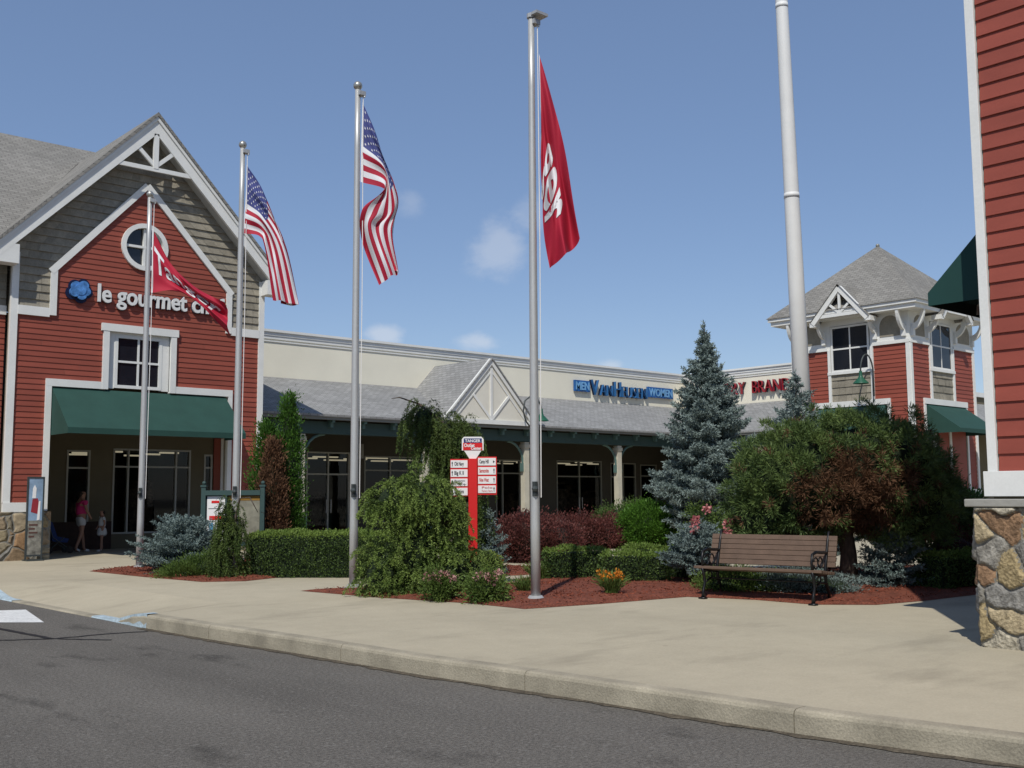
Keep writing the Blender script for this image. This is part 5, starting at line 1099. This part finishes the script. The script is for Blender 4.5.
def hedge(x0, y0, x1, y1, w, h, label, seed, cat='hedge', lm=None, dens=1.0, group=None):
    "clipped box hedge along a line"
    r = np.random.default_rng(seed); cx, cy = (x0+x1)/2, (y0+y1)/2; g = thing('clipped_hedge', label, cat, (cx, cy, WZ), group); d = np.array([x1-x0, y1-y0, 0]); L = np.linalg.norm(d); d /= L; s = np.array([-d[1], d[0], 0]); O_ = np.array([x0, y0, WZ])
    n = int(L*(w+2*h)*3600*dens); f = r.random(n); P = np.empty((n, 3)); Nn = np.zeros((n, 3)); a = r.random(n)*L; k = r.choice(5, n, p=np.array([w*L, h*L, h*L, w*h, w*h])/(w*L+2*h*L+2*w*h))
    top = k == 0; b = (r.random(n)-.5)*w; z = r.random(n)*h
    b = np.where(k == 1, w/2, np.where(k == 2, -w/2, b)); z = np.where(top, h, z); a = np.where(k == 3, 0, np.where(k == 4, L, a))
    Nn += s*(np.where(k == 1, 1, np.where(k == 2, -1, 0)))[:, None]+d*(np.where(k == 4, 1, np.where(k == 3, -1, 0)))[:, None]; Nn[:, 2] = top
    lump = .018*np.sin(a*5.3+seed)+.014*np.sin(a*11+z*7)+.010*np.sin(a*23+b*13)
    rd = .09; ez = np.clip((z-(h-rd))/rd, 0, 1); b = b*(1-.18*ez*(k != 0))
    C = O_+d*a[:, None]+s*b[:, None]; C[:, 2] += z-top*(np.clip((np.abs(b)-(w/2-rd))/rd, 0, 1)**2*.07); C += Nn*(lump+r.normal(size=n)*.022)[:, None]
    D_ = Nn*.7+r.normal(size=C.shape)*.55+np.array([0, 0, .3]); V, Fq = leafquads(C, D_, .036*(.6+.8*r.random(n)), .022, r)
    mi = (top | (z > h*.9)).astype(np.int32); npmesh('foliage', V, Fq, [lm or L_HEDGE, L_HEDGELIT], g, mi)  # top leaves get the paler, painted-as-lit green
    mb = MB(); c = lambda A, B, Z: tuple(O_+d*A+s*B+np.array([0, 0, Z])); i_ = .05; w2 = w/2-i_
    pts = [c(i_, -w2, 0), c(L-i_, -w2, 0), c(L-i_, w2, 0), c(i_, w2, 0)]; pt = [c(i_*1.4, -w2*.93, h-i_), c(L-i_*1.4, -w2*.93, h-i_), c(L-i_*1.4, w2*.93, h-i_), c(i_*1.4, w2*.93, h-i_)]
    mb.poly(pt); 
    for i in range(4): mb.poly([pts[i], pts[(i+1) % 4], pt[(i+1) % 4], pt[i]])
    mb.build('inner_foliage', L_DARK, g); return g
def weeping(name, x, y, label, cat, ells, lm, seed, n=420, L0=.45, nl=.045, nw=.012, dm=None, ck=.7, zmin=WZ+.03, per=60, sp=.9, hang=1.0, tip=None):
    "arching drooping arms, each a brush of needles, with lighter tips"
    r = np.random.default_rng(seed); g = thing(name, label, cat, (x, y, WZ)); P, Nn = on_ells(ells, n, r, zmin); P = P-Nn*(r.random(len(P))*.16)[:, None]
    n = len(P); C = []; D_ = []; M = []; p = P.copy(); Ls = L0*r.uniform(.5, 1.35, n); out = Nn.copy(); out[:, 2] = np.clip(out[:, 2], -.1, .5)+.2; d = nrm(out+r.normal(size=out.shape)*.3); ns = 9
    for j in range(ns):
        seg = Ls/ns; alive = p[:, 2] > zmin; na = int(alive.sum()); k = max(1, per//ns)
        for q in range(k):
            tt = r.random(n)[:, None]; C.append((p+d*seg[:, None]*tt)[alive]); D_.append((d*.8+r.normal(size=d.shape)*sp)[alive]); M.append(np.full(na, 1 if j >= 5 else 0))
            if j in (2, 4, 6):                           # side twigs
                sd = nrm(np.cross(d, [0, 0, 1.])*(1 if q % 2 else -1)+d*.6-np.array([0, 0, .25])); t2 = r.random(n)[:, None]*.16; C.append((p+sd*t2)[alive]); D_.append((sd*.8+r.normal(size=d.shape)*sp)[alive]); M.append(np.full(na, 1 if j >= 4 else 0))
        p = p+d*seg[:, None]; d = nrm(d+np.array([0, 0, -.36*hang])+r.normal(size=d.shape)*.06)
    C = np.concatenate(C); D_ = np.concatenate(D_); M = np.concatenate(M); V, Fq = leafquads(C, D_, nl*(.7+.6*r.random(len(C))), nw, r); npmesh('foliage', V, Fq, [lm, tip or lm], g, M)
    if ck: core(ells, ck, g, dm or L_DARK)
    return g
def el(base_, lat, fwd, z, rx, rz, ry=None):
    c = LL(base_, lat, fwd, z); return (c[0], c[1], c[2], rx, ry or rx, rz)
# ------------------------------------------------------------------ trees and shrubs
spruce(23.25, 18.0, 6.1, 2.05, 'tall blue spruce cone standing before the inner corner of the cream building', L_SPRUCE, 1, 38, 15, .5, step=.026, nl=.10, nw=.03, power=.92)
spruce(17.34, 11.31, 3.7, 1.35, 'smaller blue spruce whose top shows behind the pine and the white pole', L_SPRUCE, 2, 22, 11, .3, step=.024, nl=.08, nw=.024, power=.72)
spruce(12.6, 14.9, 1.3, .66, 'dwarf blue spruce behind the red directory post', L_SPR2, 3, 12, 12, .06, step=.02, nl=.05, nw=.017, cat='shrub', name='dwarf_spruce', power=.6, tip=False)
spruce(15.35, 8.45, .95, .80, 'dwarf blue spruce in the shade right of the pine trunk', L_SPR2, 4, 10, 12, .06, step=.02, nl=.05, nw=.017, cat='shrub', name='dwarf_spruce', power=.6, tip=False)
# pine with dead centre
pb = (14.98, 8.95); pine = thing('pine_tree', 'broad low pine with a patch of brown dead needles behind the bench', 'pine tree', (pb[0], pb[1], WZ))
trunk(pine, [LL(pb, 0, 0, WZ), LL(pb, .02, 0, .7), LL(pb, -.05, 0, 1.3), LL(pb, .1, .1, 2.2)], [.16, .125, .115, .06])
for dx_, dz_, ff in ((-.9, 1.9, -.3), (.8, 1.8, -.2), (-.5, 2.3, .4), (.5, 2.2, -.5), (-1.1, 1.4, .2), (1.0, 1.5, .3), (-.3, 1.7, -.9), (.3, 1.9, -.9)):
    mb = MB(); mb.tube([LL(pb, 0, 0, .95+.2*random.random()), LL(pb, dx_*.5, ff*.5, (dz_+1.0)/2), LL(pb, dx_, ff, dz_)], [.05, .035, .012], 7); mb.build('limb', BARK, pine, True)
E1 = [el(pb, -.72, 0, 1.78, .95, .85), el(pb, .35, .1, 1.95, 1.15, .92), el(pb, .95, .0, 1.55, .72, .78), el(pb, -1.15, .1, 1.35, .62, .68), el(pb, 0, -.1, 1.75, .95, .6), el(pb, -.35, 0, 2.2, .7, .55), el(pb, 1.0, .2, 2.15, .6, .45)]
def pinepart(C, Nn, r):
    b = np.array(LL(pb, 0, 0, 0)); rel = C-b; lat = rel[:, 0]*rt.x+rel[:, 1]*rt.y; f = rel[:, 0]*fw.x+rel[:, 1]*fw.y; z = C[:, 2]
    q = ((lat+.12)/.85)**2+((z-1.66)/.62)**2; nz = .35*np.sin(lat*7+z*3)+.3*np.sin(z*11-lat*5)
    brown = ((q+nz+r.normal(size=len(C))*.25 < 1.0) & (f < .3)) | ((np.sin(lat*9+1)*np.sin(z*8+lat*3) > .86) & (r.random(len(C)) < .7))
    return brown
shrub('pine_tree', 0, 0, '', '', E1, [L_PINE, L_BROWN], 21, n=2300, cr=.05, per=64, nl=.078, nw=.012, outw=.45, upw=.25, jit=.2, parts=pinepart, g=pine, ck=.78, noise=.10, zmin=.72, tuft=True)
r_ = np.random.default_rng(5)
# big weeping shrub
wb = (9.75, 12.9)
weeping('weeping_shrub', wb[0], wb[1], 'large green weeping spruce shrub sprawling right of the second striped flag pole', 'shrub', [el(wb, -.02, .0, 1.55, .42, .36), el(wb, .24, .1, 1.42, .30, .30), el(wb, -.42, 0, 1.52, .34, .30), el(wb, -.05, 0, .8, .34, .55), el(wb, -.58, -.1, .45, .30, .46), el(wb, .48, .0, .52, .34, .44), el(wb, .84, .15, .40, .24, .40)], L_WEEP, 31, n=620, L0=.37, nl=.040, nw=.012, per=150, ck=.8, sp=.75, hang=.85, tip=L_TIP)
tb = (12.06, 15.25)
tw = weeping('weeping_tree', tb[0], tb[1], 'tall leaning weeping conifer draped over its bent stem left of the directory post', 'tree', [el(tb, -.42, 0, 3.0, .28, .32), el(tb, -.05, 0, 2.75, .36, .34), el(tb, .22, 0, 2.55, .32, .4), el(tb, .35, 0, 1.9, .27, .7), el(tb, .05, .0, 2.1, .2, .5), el(tb, .3, 0, 1.0, .3, .7)], L_WEEP2, 32, n=520, L0=.6, nl=.045, nw=.013, per=110, ck=.6, hang=1.7, sp=.7, tip=L_WEEP)
trunk(tw, [LL(tb, .45, 0, WZ), LL(tb, .42, 0, 1.3), LL(tb, .25, 0, 2.4), LL(tb, -.1, 0, 3.0), LL(tb, -.5, 0, 3.3), LL(tb, -.85, 0, 3.42), LL(tb, -1.0, 0, 3.4)], [.06, .05, .04, .03, .02, .012, .005])
sb = (9.15, 17.75)
tw = weeping('weeping_shrub', sb[0], sb[1], 'small dark weeping shrub hanging just left of a flagpole, before the notice case', 'shrub', [el(sb, -.08, .0, 1.35, .12, .3), el(sb, -.05, 0, .95, .2, .4), el(sb, -.1, 0, .5, .22, .4)], L_WEEP2, 33, n=170, L0=.45, nl=.042, nw=.013, per=110, ck=.5, hang=1.8, sp=.7, tip=L_WEEP)
trunk(tw, [LL(sb, -.05, 0, WZ), LL(sb, .0, 0, 1.0), LL(sb, .12, 0, 1.6), LL(sb, .3, 0, 1.62), LL(sb, .45, 0, 1.35)], [.03, .025, .018, .012, .006])
# arborvitaes
def arb(x, y, H, R, label, seed, lm=L_ARB, split=False):
    ells = [(x, y, WZ+H*.28, R, R, H*.3), (x, y, WZ+H*.52, R*.85, R*.85, H*.3), (x, y, WZ+H*.76, R*.5, R*.5, H*.24)]
    g = shrub('arborvitae', x, y, label, 'conifer', ells, lm, seed, n=520, cr=.12, per=48, nl=.06, nw=.026, outw=.3, upw=.9, jit=.3, noise=.08, ck=.8, group='upright conifers beside the red corner'); return g
arb(11.4, 20.65, 3.0, .30, 'left green columnar arborvitae against the red wall corner', 41)
arb(11.75, 20.33, 3.62, .31, 'right and tallest green columnar arborvitae beside the canopy', 42)
arb(11.22, 20.05, 2.6, .25, 'dead red-brown columnar arborvitae between two green ones', 43, L_BROWN)
# left bed
def mound(x, y, label, lm, seed, ells, **k): return shrub('juniper_shrub', x, y, label, 'shrub', ells, lm, seed, **k)
jb = (9.2, 19.95)
spruce(9.12, 19.62, .98, 1.12, 'wide blue-grey spreading dwarf spruce beside the leftmost flagpole', L_SPR2, 51, 12, 18, .1, step=.018, nl=.05, nw=.017, cat='shrub', name='dwarf_spruce', power=.5, tip=False)
jb = (8.95, 18.7)
mound(jb[0], jb[1], 'low bright green juniper mat under the blue-grey mound', L_JUN, 52, [el(jb, -.1, 0, .22, .5, .22), el(jb, .3, 0, .28, .5, .25)], n=300, cr=.13, per=60, nl=.05, nw=.015, outw=.8, upw=.35, flat=.5, jit=.3)
hedge(9.75, 18.05, 11.6, 16.15, .9, .78, 'long clipped box hedge running behind two flagpoles', 61, dens=1.0)
# middle bed
G_B = 'dark red barberry bushes beyond the path'
for k, (x, y, rr, zz, lab) in enumerate([(16.05, 17.35, .72, .95, 'dark red barberry bush right beside the tallest looking flagpole shaft'), (20.75, 20.6, .9, .80, 'dark red barberry bush right behind the pale path strip'), (22.2, 20.3, .85, .80, 'rightmost dark red barberry bush, next to the bright green yew')]):
    shrub('barberry_bush', x, y, lab, 'shrub', [(x, y, WZ+zz*.5, rr, rr, zz*.52), (x+.45, y-.4, WZ+zz*.42, rr*.7, rr*.7, zz*.45), (x-.4, y+.45, WZ+zz*.42, rr*.7, rr*.7, zz*.4)], L_BARB, 70+k, n=420, cr=.15, per=60, nl=.05, nw=.03, outw=.5, upw=.5, group=G_B, dm=L_DARKR, noise=.14)
shrub('yew_bush', 22.4, 18.8, 'bright green rounded yew bush left of the blue spruce foot', 'shrub', [(22.2, 19.3, WZ+.55, .72, .72, .60), (22.8, 18.8, WZ+.45, .6, .6, .5)], L_YEW, 75, n=560, cr=.13, per=70, nl=.07, nw=.028, outw=.7, upw=.5, noise=.08)
shrub('low_bush', 23.4, 21.2, 'low mid green bush between the barberries and the bright yew', 'shrub', [(23.4, 21.2, WZ+.55, .9, .9, .6)], L_HEDGE, 76, n=300, cr=.15, per=60, nl=.06, nw=.03)
spruce(13.75, 10.85, .92, .74, 'low blue-grey dwarf spruce mound left of the bench back', L_SPR2, 77, 12, 17, .3, step=.016, nl=.045, nw=.016, cat='shrub', name='dwarf_spruce', power=.45, tip=False)
shrub('rose_bush', 14.9, 11.4, 'yellow-green leafy bush carrying large pink blooms above the bench', 'rose bush', [(14.75, 11.55, WZ+.85, .3, .3, .42), (15.1, 11.15, WZ+.75, .33, .33, .4), (14.3, 11.2, WZ+.6, .3, .3, .35)], L_JUN, 78, n=260, cr=.09, per=55, nl=.045, nw=.022)
rb = bpy.data.objects['rose_bush']
def bloom(parent, c, R_, seed, lm=L_PINKL, n=60, name='bloom', nl=.07, nw=.06):
    r = np.random.default_rng(seed); u = nrm(r.normal(size=(n, 3))); C = np.array(c)+u*R_*.5*r.random((n, 1)); V, Fq = leafquads(C, u+r.normal(size=u.shape)*.3, nl, nw, r); npmesh(name, V, Fq, lm, parent)
for k, (x_, y_, z_) in enumerate(((13.55, 10.75, 1.22), (13.5, 10.75, 1.08), (14.3, 11.1, 1.38), (13.85, 10.35, 1.18), (13.75, 10.3, 1.05))): bloom(rb, (x_, y_, z_), .13, 80+k, nl=.045, nw=.05)
GH = 'clipped hedge blocks in the front bed'
hedge(12.73, 13.35, 13.6, 12.8, .5, .53, 'clipped hedge block nearest the tallest looking flagpole', 62, group=GH)
hedge(12.85, 12.1, 13.7, 11.5, .5, .50, 'lowest clipped hedge block, in front of the other two', 63, group=GH)
hedge(14.0, 12.65, 14.5, 11.35, .5, .56, 'clipped hedge block running behind the bench back', 64, group=GH)
for k, (x, y, lm, lab, hh) in enumerate([(13.1, 9.75, L_JUN, 'yellow-green juniper mat seen under the left half of the bench', .2), (13.55, 8.95, L_SPR2, 'blue juniper mat seen under the right half of the bench', .22)]):
    mound(x, y, lab, lm, 90+k, [(x, y, WZ+hh*.5, .5, .5, hh), (x+.2, y-.4, WZ+hh*.45, .4, .4, hh*.8)], n=220, cr=.12, per=55, nl=.045, nw=.014, outw=.8, upw=.4, flat=.4, jit=.3)
# right side plants in the shade
hedge(15.4, 7.85, 16.5, 7.6, .5, .55, 'dark clipped hedge block in the shade beside the stone base', 65)
shrub('twiggy_bush', 16.9, 8.2, 'reddish twiggy shrub behind the shaded hedge block', 'shrub', [(16.9, 8.2, WZ+.4, .5, .5, .42), (17.4, 7.8, WZ+.4, .5, .5, .4)], L_BARB, 95, n=220, cr=.14, per=40, nl=.05, nw=.02, dm=L_DARKR)
shrub('leafy_bush', 19.5, 9.1, 'sunlit yellow-green bush behind the right edge of the pine', 'shrub', [(19.4, 9.2, WZ+.85, .45, .45, .6)], L_YEW, 96, n=220, cr=.12, per=55, nl=.06, nw=.03)
shrub('dark_conifer', 17.6, 9.3, 'dark evergreen bush filling the gap between the pine and the stone base', 'shrub', [(17.5, 9.2, WZ+1.1, .75, .75, .8), (17.9, 8.7, WZ+.9, .5, .5, .6)], L_PINE, 97, n=520, cr=.14, per=60, nl=.08, nw=.014, ck=.6, zmin=.85, noise=.15)
bk = thing('boulder', 'pale rounded boulder beyond the reddish twiggy shrub', 'rock', (19.2, 8.2, WZ)); mb = MB(); mb.ball((19.2, 8.2, WZ+.25), .5, 20, (1, .8, .8)); o = mb.build('rock', ROCK, bk, True)
for v in o.data.vertices: v.co += Vector((1, 1, 1))*0+v.co.normalized()*(.06*sin(v.co.x*9+v.co.z*5)+.05*sin(v.co.y*11+2))
# green picket railing by the tower
pr = thing('picket_railing', 'dark green metal picket railing beyond the boulder', 'railing', (29.8, 13.7, WZ)); mb = MB(); x = 28.6
while x < 31.6: mb.box(x-.012, x+.012, 13.69, 13.71, WZ+.05, 1.42); x += .13
mb.build('picket', TEAL, pr); mb = MB(); mb.box(28.55, 31.6, 13.67, 13.73, 1.32, 1.37); mb.box(28.55, 31.6, 13.67, 13.73, .3, .35); mb.build('rail', TEAL, pr)
for px_ in (28.5, 30.05, 31.62): mb = MB(); mb.box(px_-.04, px_+.04, 13.66, 13.74, WZ, 1.5); mb.ball((px_, 13.7, 1.53), .05, 8); mb.build('post', TEAL, pr)
# flowering clumps
def straps(name, x, y, label, h, rad, n, seed, fl=None, nf=14, fh=None, fs=.035, lm=L_GRASSY, group=None):
    r = np.random.default_rng(seed); g = thing(name, label, 'flowers' if fl else 'plant', (x, y, WZ), group)
    a = r.random(n)*6.28; lean = r.random(n)**.7; C = []; D_ = []; p = np.c_[x+np.cos(a)*rad*.35*r.random(n), y+np.sin(a)*rad*.35*r.random(n), np.full(n, WZ+.03)]; d = nrm(np.c_[np.cos(a)*lean*.5, np.sin(a)*lean*.5, np.ones(n)])
    hh = h*(.6+.5*r.random(n)); out = np.c_[np.cos(a), np.sin(a), np.zeros(n)]
    for j in range(4): C.append(p.copy()); D_.append(d*(hh/4)[:, None]*1.15); p = p+d*(hh/4)[:, None]; d = nrm(d+out*.28*lean[:, None]-np.array([0, 0, .12])*lean[:, None])
    C = np.concatenate(C); D_ = np.concatenate(D_); V, Fq = leafquads(C, D_, np.linalg.norm(D_, axis=1), .014, r); npmesh('leaves', V, Fq, lm, g)
    if fl is not None:
        for k in range(nf):
            a_ = r.random()*6.28; q = r.random()**.5*rad*.9; bloom(g, (x+cos(a_)*q, y+sin(a_)*q, WZ+(fh or h)*(.75+.3*r.random())), fs, seed*31+k, fl, 10, 'bloom', fs*1.3, fs*.9)
    return g
straps('daylily', 11.35, 10.55, 'orange daylily clump in the mulch right of the tallest looking flagpole', .36, .26, 260, 101, L_ORANGE, 16)
straps('daylily', 12.15, 14.1, 'orange flowers glimpsed behind the right end of the weeping shrub', .38, .25, 160, 102, L_ORANGE, 14)
straps('grassy_tuft', 10.75, 11.75, 'low green tuft just left of the tallest looking flagpole', .26, .25, 220, 103); straps('grassy_tuft', 12.6, 13.4, 'green tuft on the far mulch behind the tallest looking flagpole', .32, .4, 300, 104)
def flowerbush(x, y, label, seed, w, h):
    g = shrub('flowering_shrub', x, y, label, 'shrub', [(x, y, WZ+h*.5, w, w, h*.5)], L_JUN, seed, n=110, cr=.09, per=45, nl=.05, nw=.02, ck=.6, noise=.1)
    r = np.random.default_rng(seed)
    for k in range(26):
        a_ = r.random()*6.28; q = r.random()**.5*w; bloom(g, (x+cos(a_)*q, y+sin(a_)*q, WZ+h*(.8+.3*r.random())), .05, seed*7+k, L_PINKB, 12, 'bloom', .055, .045)
    return g
flowerbush(9.35, 11.95, 'dusty pink flowering shrub in front of the weeping bush, left of the pair', 111, .22, .36); flowerbush(9.6, 11.25, 'dusty pink flowering shrub nearest the tallest looking flagpole base', 112, .23, .36)
